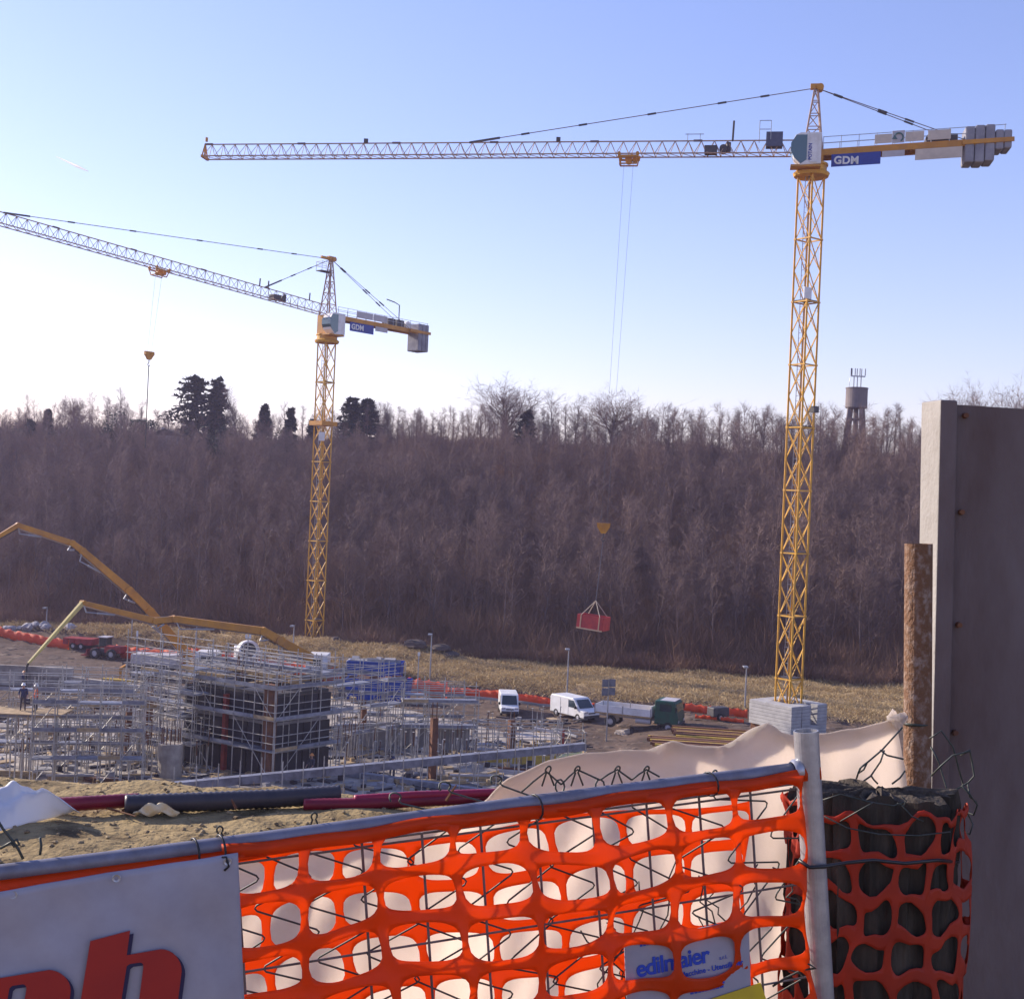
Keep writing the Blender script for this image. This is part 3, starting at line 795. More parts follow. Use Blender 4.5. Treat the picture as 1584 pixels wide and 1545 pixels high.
def cab(K, side, s, z, size, glass_front=True, txt=None):
    """operator cab hung on one side of the turntable; side = lateral sign facing the camera"""
    t, e, l, up = K['t'], K['e'], K['l'], K['up']; L, W, H = size
    o = K['J0'] + l * side + e * s; o = V((o.x, o.y, z))
    prof = [(-L / 2, 0.0), (L * 0.18, -0.1), (L * 0.40, H * 0.18), (L * 0.5, H * 0.42), (L * 0.5, H * 0.66), (L * 0.36, H * 0.93), (L * 0.2, H), (-L / 2, H)]
    b = MB(); b.prism(prof, o - l * W / 2, e, up, l, W); cb = b.build('cab', M_WHITE, t, bevel=0.05)
    gp = [(-0.02 * L, 0.12 * H), (L * 0.17, 0.0), (L * 0.40, H * 0.20), (L * 0.5 + .03, H * 0.42), (L * 0.5 + .03, H * 0.66), (L * 0.34, H * 0.92), (-0.02 * L, H * 0.92)]
    b = MB(); b.prism(gp, o - l * (W / 2 + .03), e, up, l, W + .06); b.build('window', M_CGLASS, cb)
    b = MB(); b.box(o + up * (-0.12), (L * 1.0, W * 0.9, 0.16), math.atan2(e.y, e.x)); b.build('cab_floor', M_YEL2, cb)
    return cb, o

dy = math.degrees
C1 = crane('tall yellow tower crane on concrete ballast at right, long jib reaching left', 1233, 100.5, 1.3, 9, 5.0, R(38), (-0.984, 0.177), 51.4, 0.0, 14.6, R(3.6),
           48.1, 53.4, [28.0], 14.6, 17.6, dict(sway=-0.75))
c1 = C1['c']
# fittings of the near crane
t, e, l, up, J, C = (C1[k] for k in ('t', 'e', 'l', 'up', 'J', 'C'))
fl = -1 if l.y > 0 else 1            # lateral sign that faces the camera
ll = l * fl
cb, co_ = cab(C1, fl * 1.35, 0.55, 46.85, (2.3, 1.3, 2.45))
b = MB(); b.box(co_ + ll * 0.70 - e * 0.55 + up * 1.25, (0.55, 0.06, 2.3), math.atan2(e.y, e.x)); pn = b.build('name_panel', M_WHITE, cb)
text('lettering', 'POTAIN', 0.36, co_ + ll * 0.735 - e * 0.42 + up * 0.25, up, e, M_BLUE, cb, 0.004, 0.012)
b = MB(); b.box(J(3.0, 0, 1.15), (1.3, 0.9, 1.15), math.atan2(e.y, e.x)); b.build('electrical_cabinet', mat('dark_blue_grey_paint', (0.06, 0.07, 0.13), (0.09, 0.10, 0.16), rough=0.6), t)
b = MB()
for s in (3.3, 4.2):
    b.bar(J(s, -.5, 1.1), J(s, -.5, 2.2), .05); b.bar(J(s, .5, 1.1), J(s, .5, 2.6), .05)
b.bar(J(3.3, .5, 2.6), J(4.2, .5, 2.6), .05); b.bar(J(3.3, -.5, 2.2), J(4.2, -.5, 2.2), .05); b.build('jib_railing', M_GALV, t)
piece('aerial_pole', J(6.3, 0, 1.1), J(6.25, 0, 2.75), 0.09, M_DARK, t)
b = MB()
for s in (8.9, 9.9): b.bar(J(s, 0, 1.1), J(s, 0, 1.75), .05)
b.bar(J(8.6, 0, 1.7), J(10.1, 0, 1.7), .05); b.build('lamp_bracket', M_GALV, t)
for s in (20.5, 37.0): b = MB(); b.box(J(s, 0, 1.35), (0.35, 0.25, 0.35)); b.build('anemometer', M_DARK, t)
def panel(name, s0, s1, h0, h1, mt, lat=0.95, parent=t):
    b = MB(); q = [C(s0, lat * fl, h0), C(s1, lat * fl, h0), C(s1, lat * fl, h1), C(s0, lat * fl, h1)]
    b.add(q + [p + ll * 0.05 for p in q], [(0, 1, 2, 3), (4, 5, 6, 7), (0, 1, 5, 4), (1, 2, 6, 5), (2, 3, 7, 6), (3, 0, 4, 7)])
    return b.build(name, mt, parent)
sg = panel('company_sign', 1.45, 5.2, -1.35, -0.38, M_BLUE)
text('lettering', 'GDM', 0.82, C(1.65, 1.02 * fl, -1.12), -e, up, M_WHITE, sg, 0.01, 0.03, 1.05)
panel('small_sign', 5.3, 7.0, -0.85, -0.38, M_PALE)
panel('sign_board', 7.8, 11.3, -1.25, -0.4, M_CREAM)
panel('railing_panel', 4.7, 6.0, 0.25, 0.95, M_CREAM); pz = panel('logo_panel', 6.02, 6.95, 0.2, 1.15, M_PALE)
panel('railing_panel', 7.0, 8.4, 0.25, 1.0, M_CREAM); panel('railing_panel', 8.7, 10.4, 0.25, 1.0, M_CREAM)
b = MB(); q = C(6.5, 1.04 * fl, 0.62)
b.path([q + (-e) * math.cos(a) * .33 + up * math.sin(a) * .33 for a in [R(k) for k in range(-60, 200, 20)]], 0.06, 5)
b.prism([(-.2, -.05), (.2, -.05), (0, .25)], q + e * 0.3 - up * .1, -e, up, ll, .04); b.build('logo_mark', mat('logo_green_grey', (0.08, 0.16, 0.17)), pz)
for k, (s0, s1, z0, z1) in enumerate(((11.5, 12.2, -1.65, 1.15), (12.25, 12.95, -1.7, 1.2), (13.0, 13.7, -1.65, 1.2), (13.75, 14.35, -0.8, 0.75), (14.4, 14.95, -0.75, 0.7))):
    b = MB(); p0 = C((s0 + s1) / 2, 0, (z0 + z1) / 2); b.box(p0, (s1 - s0, 1.9, z1 - z0), math.atan2(e.y, e.x)); b.build('counterweight', M_CWT, t, bevel=0.12)
b = MB()
for y in (-.9, .9): b.bar(C(11.3, y * 1.08, -0.1), C(15.1, y * 1.08, -0.1), 0.12, 0.34)
b.build('counterweight_beam', M_YEL2, t)
b = MB(); b.box(C(10.2, 0, 0.45), (1.6, 1.0, 0.7), math.atan2(e.y, e.x)); b.tube(C(9.0, -.5, .5), C(9.0, .5, .5), .4, n=14); b.build('hoist_winch', M_DARK, t)
zz = P(1240, 455, 100).z
b = MB(); b.box(V((c1.x, c1.y, zz)) + C1['cs'][0] * 1.1, (0.9, 0.1, 0.9), R(38)); b.build('notice_board', M_WHITE, t)
zz = P(1240, 632, 100).z
b = MB(); b.box(V((c1.x, c1.y, zz)) + C1['cs'][1] * 1.0, (0.6, 0.5, 0.5), R(38)); b.build('floodlight', M_DARK, t)

# concrete ballast around the near mast: layers of slabs
bt = thing('crane_ballast', 'pale concrete ballast blocks stacked in layers round the foot of the near crane', 'ballast', (c1.x, c1.y, 1.2))
by = R(38); Q = Matrix.Rotation(by, 3, 'Z')
def slab(name, x0, x1, y0, y1, z0, z1, mt=M_BALL, par=bt):
    b = MB(); b.box(V((c1.x, c1.y, 0)) + Q @ V(((x0 + x1) / 2, (y0 + y1) / 2, 0)) + V((0, 0, (z0 + z1) / 2)), (x1 - x0, y1 - y0, z1 - z0), by); return b.build(name, mt, par, bevel=0.02)
rb = random.Random(4)
A2, Bn = 2.15, 0.95
for k in range(13):
    z0 = 1.0 + k * 0.27; z1 = z0 + 0.255; j = rb.uniform(-.02, .02)
    low = k < 7
    # left (lit) flank with its opening low down, right (shaded) flank notched at the top
    if k < 6: slab('ballast_slab', -A2 + j, -Bn, -A2, 1.0, z0, z1); 
    else: slab('ballast_slab', -A2 + j, -Bn, -A2, A2, z0, z1)
    slab('ballast_slab', -A2 + 1.25 + j, 0.15 if not low else A2, -A2 - .02, -Bn, z0, z1)
    if not low: slab('ballast_slab', 0.95, A2 + j, -A2 - .02, -Bn, z0, z1)
    slab('ballast_slab', Bn, A2 + j, -Bn + .03, A2, z0, z1)
    slab('ballast_slab', -Bn + .03, Bn - .03, Bn, A2 - j, z0, z1)
slab('opening_shutter', -A2 + .25, -A2 + .3, 1.02, A2, 1.0, 2.6, M_RUST)

# far crane
C2 = crane('distant yellow tower crane at left whose jib rises out of the left picture edge', 495, 146.6, 0.0, 8, 4.6, R(48), (-0.64, -0.76), 52.0, R(4.0), 15.9, 0.0,
           40.0, 46.6, [9.5, 40.0], 23.0, 32.7, dict(sway=-0.6))
t, e, l, up, J, C = (C2[k] for k in ('t', 'e', 'l', 'up', 'J', 'C'))
fl = 1 if l.x > 0 else -1
if l.y * fl > 0 and abs(l.y) > abs(l.x): fl = -fl
fl = -1 if l.y > 0 else 1
ll = l * fl
cb, co_ = cab(C2, fl * 1.4, 0.3, 37.75, (2.3, 1.4, 2.4))
sg = panel('company_sign', 2.6, 6.4, -1.45, -0.4, M_BLUE, 0.95, t)
text('lettering', 'GDM', 0.85, C(2.8, 1.02 * fl, -1.2), -e, up, M_WHITE, sg, 0.01, 0.03, 1.05)
panel('small_sign', 6.7, 8.7, -0.95, -0.4, M_PALE, 0.95, t)
panel('railing_panel', 3.6, 6.2, 0.25, 1.0, M_PALE, 0.95, t); panel('railing_panel', 6.3, 8.6, 0.25, 1.0, M_PALE, 0.95, t)
for s0, s1 in ((14.1, 14.7), (14.75, 15.35), (15.4, 15.9)):
    b = MB(); b.box(C((s0 + s1) / 2, 0, -0.75), (s1 - s0, 2.0, 3.4), math.atan2(e.y, e.x)); b.build('counterweight', M_CWT, t, bevel=0.12)
b = MB()
for y in (-1.08, 1.08): b.bar(C(12.5, y, -0.1), C(16.1, y, -0.1), 0.12, 0.34)
b.build('counterweight_beam', M_YEL2, t)
for s in (9.8, 11.3): b = MB(); b.box(C(s, 0, 0.6), (1.2, 1.1, 0.8), math.atan2(e.y, e.x)); b.build('hoist_cabinet', M_DARK, t)
b = MB(); b.tube(C(12.7, -.5, .6), C(12.7, .5, .6), .45, n=14); b.build('hoist_winch', M_WHITE, t)
b = MB(); b.path([C(11.5, 0, .2), C(11.5, 0, 2.9), C(10.6, 0, 3.15), C(9.3, 0, 3.3)], 0.07, 6); b.build('davit', M_DARK, t)
# apex platform
ap = C2['ap']
b = MB(); b.box(ap + e * 1.0 - up * 1.6, (1.6, 1.0, 0.08), math.atan2(e.y, e.x)); pf = b.build('apex_platform', M_DARK, t)
b = MB()
for x in (0.25, 1.75):
    for y in (-.5, .5): b.bar(ap + e * x + l * y - up * 1.6, ap + e * x + l * y - up * .55, .05)
for h in (-.55, -1.05):
    for y in (-.5, .5): b.bar(ap + e * .25 + l * y + up * h, ap + e * 1.75 + l * y + up * h, .05)
    b.bar(ap + e * 1.75 - l * .5 + up * h, ap + e * 1.75 + l * .5 + up * h, .05)
b.build('railing', M_WHITE, pf)
b = MB(); b.bar(ap, ap + e * 1.5 + up * 0.0, .25, .3); b.build('apex_arm', M_YEL2, t)
piece('hanging_chain', C2['hk'] - up * 1.1, C2['hk'] - up * 9.5, 0.05, M_DARK, t)
for s in (3.0, 9.0, 10.2): piece('aerial_pole', J(s, 0, 1.1), J(s, 0, 2.0), 0.08, M_DARK, t)
zz = P(490, 675, 146).z; b = MB(); b.box(V((C2['c'].x, C2['c'].y, zz)) + C2['cs'][0] * 1.15, (0.7, 0.08, 1.0), R(0)); b.build('notice_board', M_WHITE, t)
for py in (1004, 1013):
    zz = P(480, py, 146).z; b = MB(); b.box(V((C2['c'].x - .3, C2['c'].y - 1.3, zz)), (0.65, 0.06, 0.55)); b.build('warning_sign', M_WHITE, t)
b = MB(); b.box((C2['c'].x, C2['c'].y, 0.1), (4.6, 4.6, 0.7), R(48)); b.build('foundation', M_CONC, t)
b = MB(); zz = P(505, 655, 146).z; b.box((C2['c'].x, C2['c'].y, zz), (2.3, 2.3, 0.5), R(48)); b.build('climbing_collar', M_YEL2, t)

# red skip hanging from the near crane
hk = C1['hk']; bx = P(918, 962, hk.y); zc = bx.z; cx = bx.x
t = thing('hanging_skip', 'red steel skip hanging from the near crane in front of the wood', 'skip', (cx, hk.y, zc - 0.6))
q = Matrix.Rotation(R(-28), 3, 'Z') @ Matrix.Rotation(R(4.0), 3, 'Y')
o = V((cx, hk.y, zc)); L, W, H = 1.15, 0.7, 0.55
M_SKR = mat('red_skip_paint', (0.55, 0.06, 0.05), (0.40, 0.05, 0.05), rough=0.55, scale=2)
b = MB()
for x in (-1, 1): b.box(o + q @ V((x * L, 0, 0)), (0.06, W * 2, H * 2), M=q)
for y in (-1, 1): b.box(o + q @ V((0, y * W, 0)), (L * 2 - .06, 0.06, H * 2), M=q)
b.box(o + q @ V((0, 0, -H + .03)), (L * 2 - .06, W * 2 - .06, 0.06), M=q); b.build('box', M_SKR, t)
b = MB()
for x in (-0.82, 0.82): b.box(o + q @ V((x, -W - .05, 0)), (0.09, 0.06, H * 2 + .04), M=q); b.box(o + q @ V((x, W + .05, 0)), (0.09, 0.06, H * 2 + .04), M=q)
b.box(o + q @ V((0, -W - .05, -H)), (L * 2, 0.08, 0.1), M=q); b.build('strap', mat('skip_strap', (0.62, 0.42, 0.25), rough=0.8), t)
ring = V((o.x * 0.75 + hk.x * .25, hk.y, zc + 1.75))
for x in (-.82, .82):
    for y in (-1, 1): piece('sling', o + q @ V((x, y * W, H)), ring, 0.03, mat('sling_web', (0.55, 0.45, 0.34), rough=0.9), t)
piece('chain', ring, hk - up * 1.0, 0.03, M_ROPE, t)

# ------------------------------------------------------------------ concrete pumps
def pump(label, base_px, pts, depth, radii, hose=None, body=True, cab_left=True):
    gb = P(base_px[0], base_px[1], depth); x0 = gb.x
    t = thing('concrete_pump_truck', label, 'pump truck', (x0, depth, 0))
    w3 = [P(a, b_, d) for a, b_, d in pts]
    for k in range(len(w3) - 1):
        b = MB(); r0, r1 = radii[k], radii[k + 1]
        a, c = w3[k], w3[k + 1]; d, s, n = b.frame(a, c)
        vs_ = []
        for pt, rr in ((a, r0), (c, r1)):
            for x, y in ((-.5, -.5), (.5, -.5), (.5, .5), (-.5, .5)): vs_.append(pt + s * x * rr * .8 + n * y * rr)
        b.add(vs_, [(0, 1, 2, 3), (7, 6, 5, 4), (0, 4, 5, 1), (1, 5, 6, 2), (2, 6, 7, 3), (3, 7, 4, 0)])
        sgm = b.build('boom_section', M_PALEY if (hose and k == len(w3) - 2) else M_YEL2, t, bevel=0.03)
        b = MB(); b.path([a + n * (-rr_ * .5 - .09) + s * .3 for a, rr_ in ((a, r0), (c, r1))], 0.075, 6); b.build('delivery_pipe', M_DARK if k % 2 else M_GALV, sgm)
        b = MB(); b.tube(a - s * r0 * .6, a + s * r0 * .6, r0 * .55, n=12); b.build('pivot', M_YEL2, sgm)
        if k < len(w3) - 2:
            b = MB(); p0 = a.lerp(c, .55) - n * (r0 * .5 + .1); p1 = a.lerp(c, .92) - n * (r0 * .9 + .25)
            b.tube(p0, p0.lerp(p1, .6), .11, n=8); b.tube(p0.lerp(p1, .6), p1, .06, n=8); b.bar(p1, c, .12); b.build('boom_cylinder', M_GALV, sgm)
    if hose:
        b = MB(); b.path([P(*h) for h in hose], 0.10, 6); b.build('end_hose', M_BLACK, t)
    # chassis below
    b0 = w3[0]; dirx = 1 if cab_left else -1
    b = MB(); b.tube((b0.x, b0.y, 1.4), b0, 0.5, 0.38, n=12); b.build('boom_pedestal', M_YEL2, t)
    b = MB(); b.box((b0.x - dirx * 2.0, b0.y, 1.15), (9.0, 0.9, 0.5)); b.build('chassis', M_DARK, t)
    b = MB(); b.box((b0.x - dirx * 3.2, b0.y, 1.9), (4.6, 2.2, 0.95)); b.build('side_panel', M_PALE, t, bevel=.05)
    cx_ = b0.x + dirx * 2.1
    b = MB(); b.prism([(-1.1, .7), (1.0, .7), (1.12, 1.6), (0.9, 2.9), (-1.1, 2.9)], (cx_, b0.y - 1.2, 0), (dirx, 0, 0), (0, 0, 1), (0, 1, 0), 2.4); cb = b.build('cab', M_WHITE, t, bevel=.06)
    b = MB(); b.box((cx_ + dirx * .1, b0.y - 1.21, 2.15), (1.2, 0.04, 0.75)); b.build('window', M_GLASS, cb)
    b = MB(); b.box((cx_ + dirx * 1.03, b0.y, 2.2), (.06, 2.1, 0.8)); b.build('windscreen', M_GLASS, cb)
    for x in (1.9, -2.2, -3.6, -5.0):
        for y in (-1.05, 1.05):
            b = MB(); b.tube((b0.x + dirx * x, b0.y + y - .17, 0.52), (b0.x + dirx * x, b0.y + y + .17, 0.52), 0.52, n=18); wl = b.build('wheel', M_BLACK, t)
            b = MB(); b.tube((b0.x + dirx * x, b0.y + y - .19, 0.52), (b0.x + dirx * x, b0.y + y + .19, 0.52), 0.27, n=14); b.build('rim', M_PALE, wl)
    for x in (0.9, -6.0):
        for y in (-2.6, 2.6):
            b = MB(); b.bar((b0.x + dirx * x, b0.y + y * .35, 1.2), (b0.x + dirx * x, b0.y + y, 1.1), .25); b.bar((b0.x + dirx * x, b0.y + y, 1.2), (b0.x + dirx * x, b0.y + y, 0.05), .2); b.box((b0.x + dirx * x, b0.y + y, .06), (.6, .6, .12)); b.build('outrigger', M_YEL2, t)
    return t
pump('concrete pump truck whose long orange boom arches up to the left picture edge', (290, 1010),
     [(291, 1013, 128), (232, 945, 126), (200, 913, 125), (128, 852, 123), (112, 840, 122.5), (28, 812, 120), (-6, 832, 119)], 128, [0.85, 0.75, 0.75, 0.62, 0.55, 0.45, 0.34])
pump('concrete pump truck by the blue skips, its low boom reaching left and bending down', (522, 1038),
     [(523, 1040, 130), (432, 990, 128), (408, 976, 127), (270, 957, 124), (240, 960, 123), (128, 932, 119), (44, 1026, 113)], 130, [0.95, 0.85, 0.75, 0.62, 0.6, 0.42, 0.22],
     hose=[(44, 1026, 113), (41, 1032, 113), (40, 1050, 112.5), (40, 1080, 112)], cab_left=False)
# ------------------------------------------------------------------ building site
rs = random.Random(11)
def sheet(name, pts, z, th, mt, label=None, cat=None, kind=None):
    b = MB(); n = len(pts)
    b.add([(p.x, p.y, z - th) for p in pts] + [(p.x, p.y, z) for p in pts], [tuple(range(n - 1, -1, -1)), tuple(range(n, 2 * n))] + [(i, (i + 1) % n, n + (i + 1) % n, n + i) for i in range(n)])
    o = b.build(name, mt); tag(o, label, cat, None, kind); return o
sheet('concrete_floor', [G(-60, 1245), G(-60, 1130), G(190, 1105), G(420, 1075), G(620, 1100), G(830, 1150), G(960, 1185), G(960, 1260)], 0.30, 0.5, M_CONC, kind='structure')

def scaffold(label, O, u, bays, du, depth, levels, dz=2.0, z0=0.3, skip=(), top_rail=True, planks=True, brace=True, group=None):
    u = V((u[0], u[1], 0)).normalized(); v = V((-u.y, u.x, 0)); O = V((O[0], O[1], z0)); up = V((0, 0, 1))
    if v.y < 0: v = -v
    t = thing('scaffold', label, 'scaffold', O, group)
    L = bays * du; Ht = levels * dz
    for i in range(bays + 1):
        for r in (0, 1):
            q = O + u * du * i + v * depth * r
            h = Ht + (1.1 + rs.uniform(-.2, .5) if top_rail else rs.uniform(0.0, 0.6))
            piece('standard', q, q + up * h, 0.036, M_SCAF, t)
            piece('base_plate', q - up * .0, q + up * .03, 0.1, M_SCAF, t)
    for k in range(1, levels + 1):
        for r in (0, 1):
            q = O + v * depth * r + up * dz * k
            piece('ledger', q - u * .15, q + u * (L + .15), 0.03, M_SCAF, t)
            if r == 0 or k == levels:
                for h in (0.55, 1.05):
                    if k < levels or top_rail: piece('guard_rail', q + up * h - u * .15, q + up * h + u * (L + .15), 0.027, M_SCAF, t)
        for i in range(bays + 1):
            q = O + u * du * i + up * dz * k; piece('transom', q, q + v * depth, 0.027, M_SCAF, t)
        if planks:
            for i in range(bays):
                if (k, i) in skip: continue
                a = O + u * (du * i + .03) + v * depth * .5 + up * (dz * k + .05); c = a + u * (du - .06)
                piece('deck', a, c, depth * 0.9, M_PLANK, t, 0.06, 'box')
                if rs.random() < .85:
                    a2 = O + u * (du * i + .02) - v * .05 + up * (dz * k + .16); piece('toe_board', a2, a2 + u * (du - .04), 0.03, M_PLANK if rs.random() < .8 else M_WOOD, t, 0.22, 'box')
    if brace:
        for k in range(levels):
            for i in range(k % 2, bays, 3):
                a = O + u * du * i + up * dz * k - v * .04; piece('brace', a, a + u * du + up * dz, 0.025, M_SCAF, t)
    return t

# main block: dark formwork core wrapped in scaffold, near corner at about (422, 1212)
cor = G(420, 1213, 0.3)
uL = (V((P(307, 1102, 1).x, 0, 0)))  # placeholder direction replaced below
a1 = P(422, 1122, 84.0); a2 = P(307, 1102, 87.6); dl_ = V((a2.x - a1.x, a2.y - a1.y, 0)).normalized()
a3 = P(502, 1111, 87.4); dr_ = V((a3.x - a1.x, a3.y - a1.y, 0)).normalized()
scaffold('front left face of the tallest scaffold, with steel decks on three levels', cor, dl_, 7, 1.8, 0.9, 3, 2.05)
scaffold('front right face of the tallest scaffold, in shade before dark formwork', cor + dr_ * .1, dr_, 3, 1.9, 0.9, 3, 2.05)
ci = cor + dl_ * 1.2 + dr_ * 1.2
bt = thing('building_core', 'dark formwork core of the new building inside the tallest scaffold', 'building', (ci.x, ci.y, 0.3))
def wallpan(name, o, d, w_, z0, z1, th, mt, par):
    d = V((d.x, d.y, 0)).normalized(); b = MB(); b.bar(V((o.x, o.y, (z0 + z1) / 2)), V((o.x, o.y, (z0 + z1) / 2)) + d * w_, th, z1 - z0); return b.build(name, mt, par)
for st in range(3):
    z0 = 0.3 + st * 1.9; z1 = z0 + 1.62
    for d, L in ((dl_, 7.6), (dr_, 4.6)):
        k = 0.05
        while k < L:
            if True:
                q = ci + d * k; wallpan('formwork_panel', q, d, 1.12, z0 + .03, z1, 0.10 + rs.uniform(0, .05), M_FORM, bt)
            k += 1.2
    pts = [ci, ci + dr_ * 4.6, ci + dr_ * 4.6 + dl_ * 7.6, ci + dl_ * 7.6]
    b = MB(); n = 4; b.add([(p.x, p.y, z1 + .02) for p in pts] + [(p.x, p.y, z1 + .22) for p in pts], [(3, 2, 1, 0), (4, 5, 6, 7)] + [(i, (i + 1) % n, n + (i + 1) % n, n + i) for i in range(n)])
    b.build('floor_slab', M_CONCD if st < 2 else M_DARK, bt)
    for k in range(9):
        q = ci + dl_ * rs.uniform(.4, 9.2) + dr_ * rs.uniform(.4, 5); piece('prop', V((q.x, q.y, z0)), V((q.x, q.y, z1)), .04, M_RUST, bt)
for k in (4.2,):
    q = ci + dl_ * k - dr_ * .25; b = MB(); b.box((q.x, q.y, 2.9), (.3, .3, 5.2), math.atan2(dl_.y, dl_.x)); b.build('column', M_REDP, bt)
q = cor + dl_ * .9 + dr_ * .5; b = MB(); b.box((q.x, q.y, 3.5), (.75, .5, 6.4), math.atan2(dl_.y, dl_.x)); b.build('column', M_RUST, bt)
for k in range(22):        # starter bars and timber on top
    q = ci + dl_ * rs.uniform(.2, 9.4) + dr_ * rs.uniform(.2, 5.2); piece('starter_bar', V((q.x, q.y, 5.9)), V((q.x + rs.uniform(-.1, .1), q.y, rs.uniform(6.6, 7.9))), .03, M_RUST, bt)
for k in range(34):
    q = ci + dl_ * rs.uniform(.2, 8) + dr_ * rs.uniform(.2, 4.6); d = dl_ if k % 2 else dr_; d = V((d.x, d.y, 0))
    piece('timber_beam', V((q.x, q.y, 6.1 + .2 * (k % 4))), V((q.x, q.y, 6.1 + .2 * (k % 4))) + d * rs.uniform(2, 4), .14, M_WOOD if k % 3 else M_PLANK, bt, .18, 'box')

for a_, lab in ((.5, 'first'), (1.0, 'second')):
    q = cor + dl_ * 1.0 + dr_ * (1.4 + 3.4 * a_); scaffold('%s row of roof scaffold poles over the dark core' % lab, q, dl_, 6, 1.7, 1.5, 1, 1.0, 6.0, planks=a_ > .6, brace=False)
# other scaffolds
s2 = G(45, 1218, .3); scaffold('low scaffold at far left with two long steel decks in front', s2, V((P(200, 1117, 83).x - P(42, 1127, 82).x, 1.2, 0)), 5, 1.35, 1.0, 3, 1.75)
s3 = G(-30, 1190, .3); scaffold('scaffold cut by the left picture edge behind the low one', s3, (1, 0.12), 6, 1.6, 1.0, 3, 1.75)
s4 = G(190, 1178, .3); scaffold('open scaffold cage between the low one and the tallest one', s4, dl_ * -1, 3, 1.7, 3.0, 4, 1.9, planks=False)
s5 = G(200, 1135, .3); scaffold('rear scaffold behind the open cage, white cab above it', s5, (1, .05), 7, 1.7, 1.2, 3, 1.55, skip={(1, 1), (2, 3), (1, 4)})
s6 = G(330, 1120, .3); scaffold('rear scaffold behind the tallest one, below the white drum', s6, (1, -.1), 8, 1.7, 1.2, 3, 1.6, skip={(1, 2), (2, 5)})
s7 = G(515, 1180, .3); scaffold('scaffold to the right of the dark core with open bays', s7, dr_, 4, 1.7, 1.1, 3, 1.8, skip={(1, 0), (2, 1), (3, 2), (1, 2)})
s8 = G(620, 1165, .3); scaffold('light scaffold round the brown column, with a small top deck', s8, (1, .15), 3, 1.9, 1.9, 2, 1.9)
s9 = G(735, 1180, .3); scaffold('thin low scaffold beside the yellow formwork', s9, (1, .2), 4, 1.6, 1.4, 1, 1.9, planks=False)
s10 = G(858, 1178, .3); scaffold('bare scaffold frame before the parked white van', s10, (1, .1), 2, 1.1, 1.2, 1, 2.2, planks=False, top_rail=False)
s11 = G(60, 1160, .3); scaffold('middle scaffold behind the low left one, decks half laid', s11, (1, .08), 6, 1.4, 1.1, 3, 1.6, skip={(1, 1), (2, 3), (3, 0), (3, 4)})
s12 = G(560, 1140, .3); scaffold('scaffold behind the low concrete wall right of the core', s12, (1, .1), 5, 1.6, 1.1, 2, 1.7, skip={(1, 1), (2, 3)})
s13 = G(255, 1185, .3); scaffold('narrow scaffold tower behind the round column', s13, dl_ * -1, 2, 1.2, 1.6, 4, 1.7, skip={(1, 0), (2, 1)})
# near edge walkway: long grey beam on posts
wa, wb = P(165, 1226, 70), P(905, 1154, 82)
t = thing('site_walkway', 'long grey steel walkway beam running across the near side of the site', 'walkway', (wa.x, wa.y, .3))
n = 12
for k in range(n):
    a = wa.lerp(wb, k / n); c = wa.lerp(wb, (k + .992) / n)
    piece('walkway_beam', a, c, 0.5, M_PLANK, t, .46, 'box')
for k in range(0, n * 2 + 1):
    a = wa.lerp(wb, k / (n * 2)); g0 = V((a.x, a.y, 0.2)); 
    if a.z > .5: piece('post', g0 - V((0, .35, 0)), a + V((0, -.35, rs.uniform(.2, 1.3))), .035, M_SCAF, t)
# second lower beams on the near floor
wa, wb = P(530, 1200, 86), P(760, 1222, 82)
piece('steel_beam', V((wa.x, wa.y, .5)), V((wb.x, wb.y, .5)), .5, M_PLANK, None, .35, 'box')
tag(bpy.data.objects[col.objects[-1].name], 'grey steel beam lying on the near floor edge, right of the dark pipe', 'beam')
# concrete walls, columns
def lwall(label, p0, p1, h, th=.3, mt=M_CONCD, z0=.25, name='concrete_wall', cat='wall'):
    b = MB(); a = V((p0.x, p0.y, z0 + h / 2)); c = V((p1.x, p1.y, z0 + h / 2)); b.bar(a, c, th, h); o = b.build(name, mt, bevel=.03); return tag(o, label, cat)
lwall('low grey concrete wall behind the scaffold right of the dark core', G(515, 1165), G(640, 1158), 1.9)
lwall('short grey concrete wall right of the first low wall', G(645, 1160), G(725, 1165), 1.7)
lwall('long pale retaining wall at far left by the workers', G(-60, 1056), G(112, 1064), 1.9, .4, M_CONC, .0)
lwall('lower end of the pale retaining wall, half buried in mud', G(113, 1066), G(262, 1086), 1.2, .4, M_CONC, .0)
lwall('bright white wall panel standing inside the open scaffold cage', G(188, 1150), G(222, 1150), 2.4, .2, M_WHITE)
# round column
q = G(262, 1203, .3)
b = MB(); b.tube(q, q + V((0, 0, 2.3)), .78, n=24); o = b.build('round_column', M_CONC); tag(o, 'short thick round concrete column before the open scaffold cage', 'column')
for k in range(14):
    a = k * 2 * math.pi / 14; piece('starter_bar', q + V((.6 * math.cos(a), .6 * math.sin(a), 2.3)), q + V((.6 * math.cos(a), .6 * math.sin(a), 3.3)), .03, M_RUST, o)
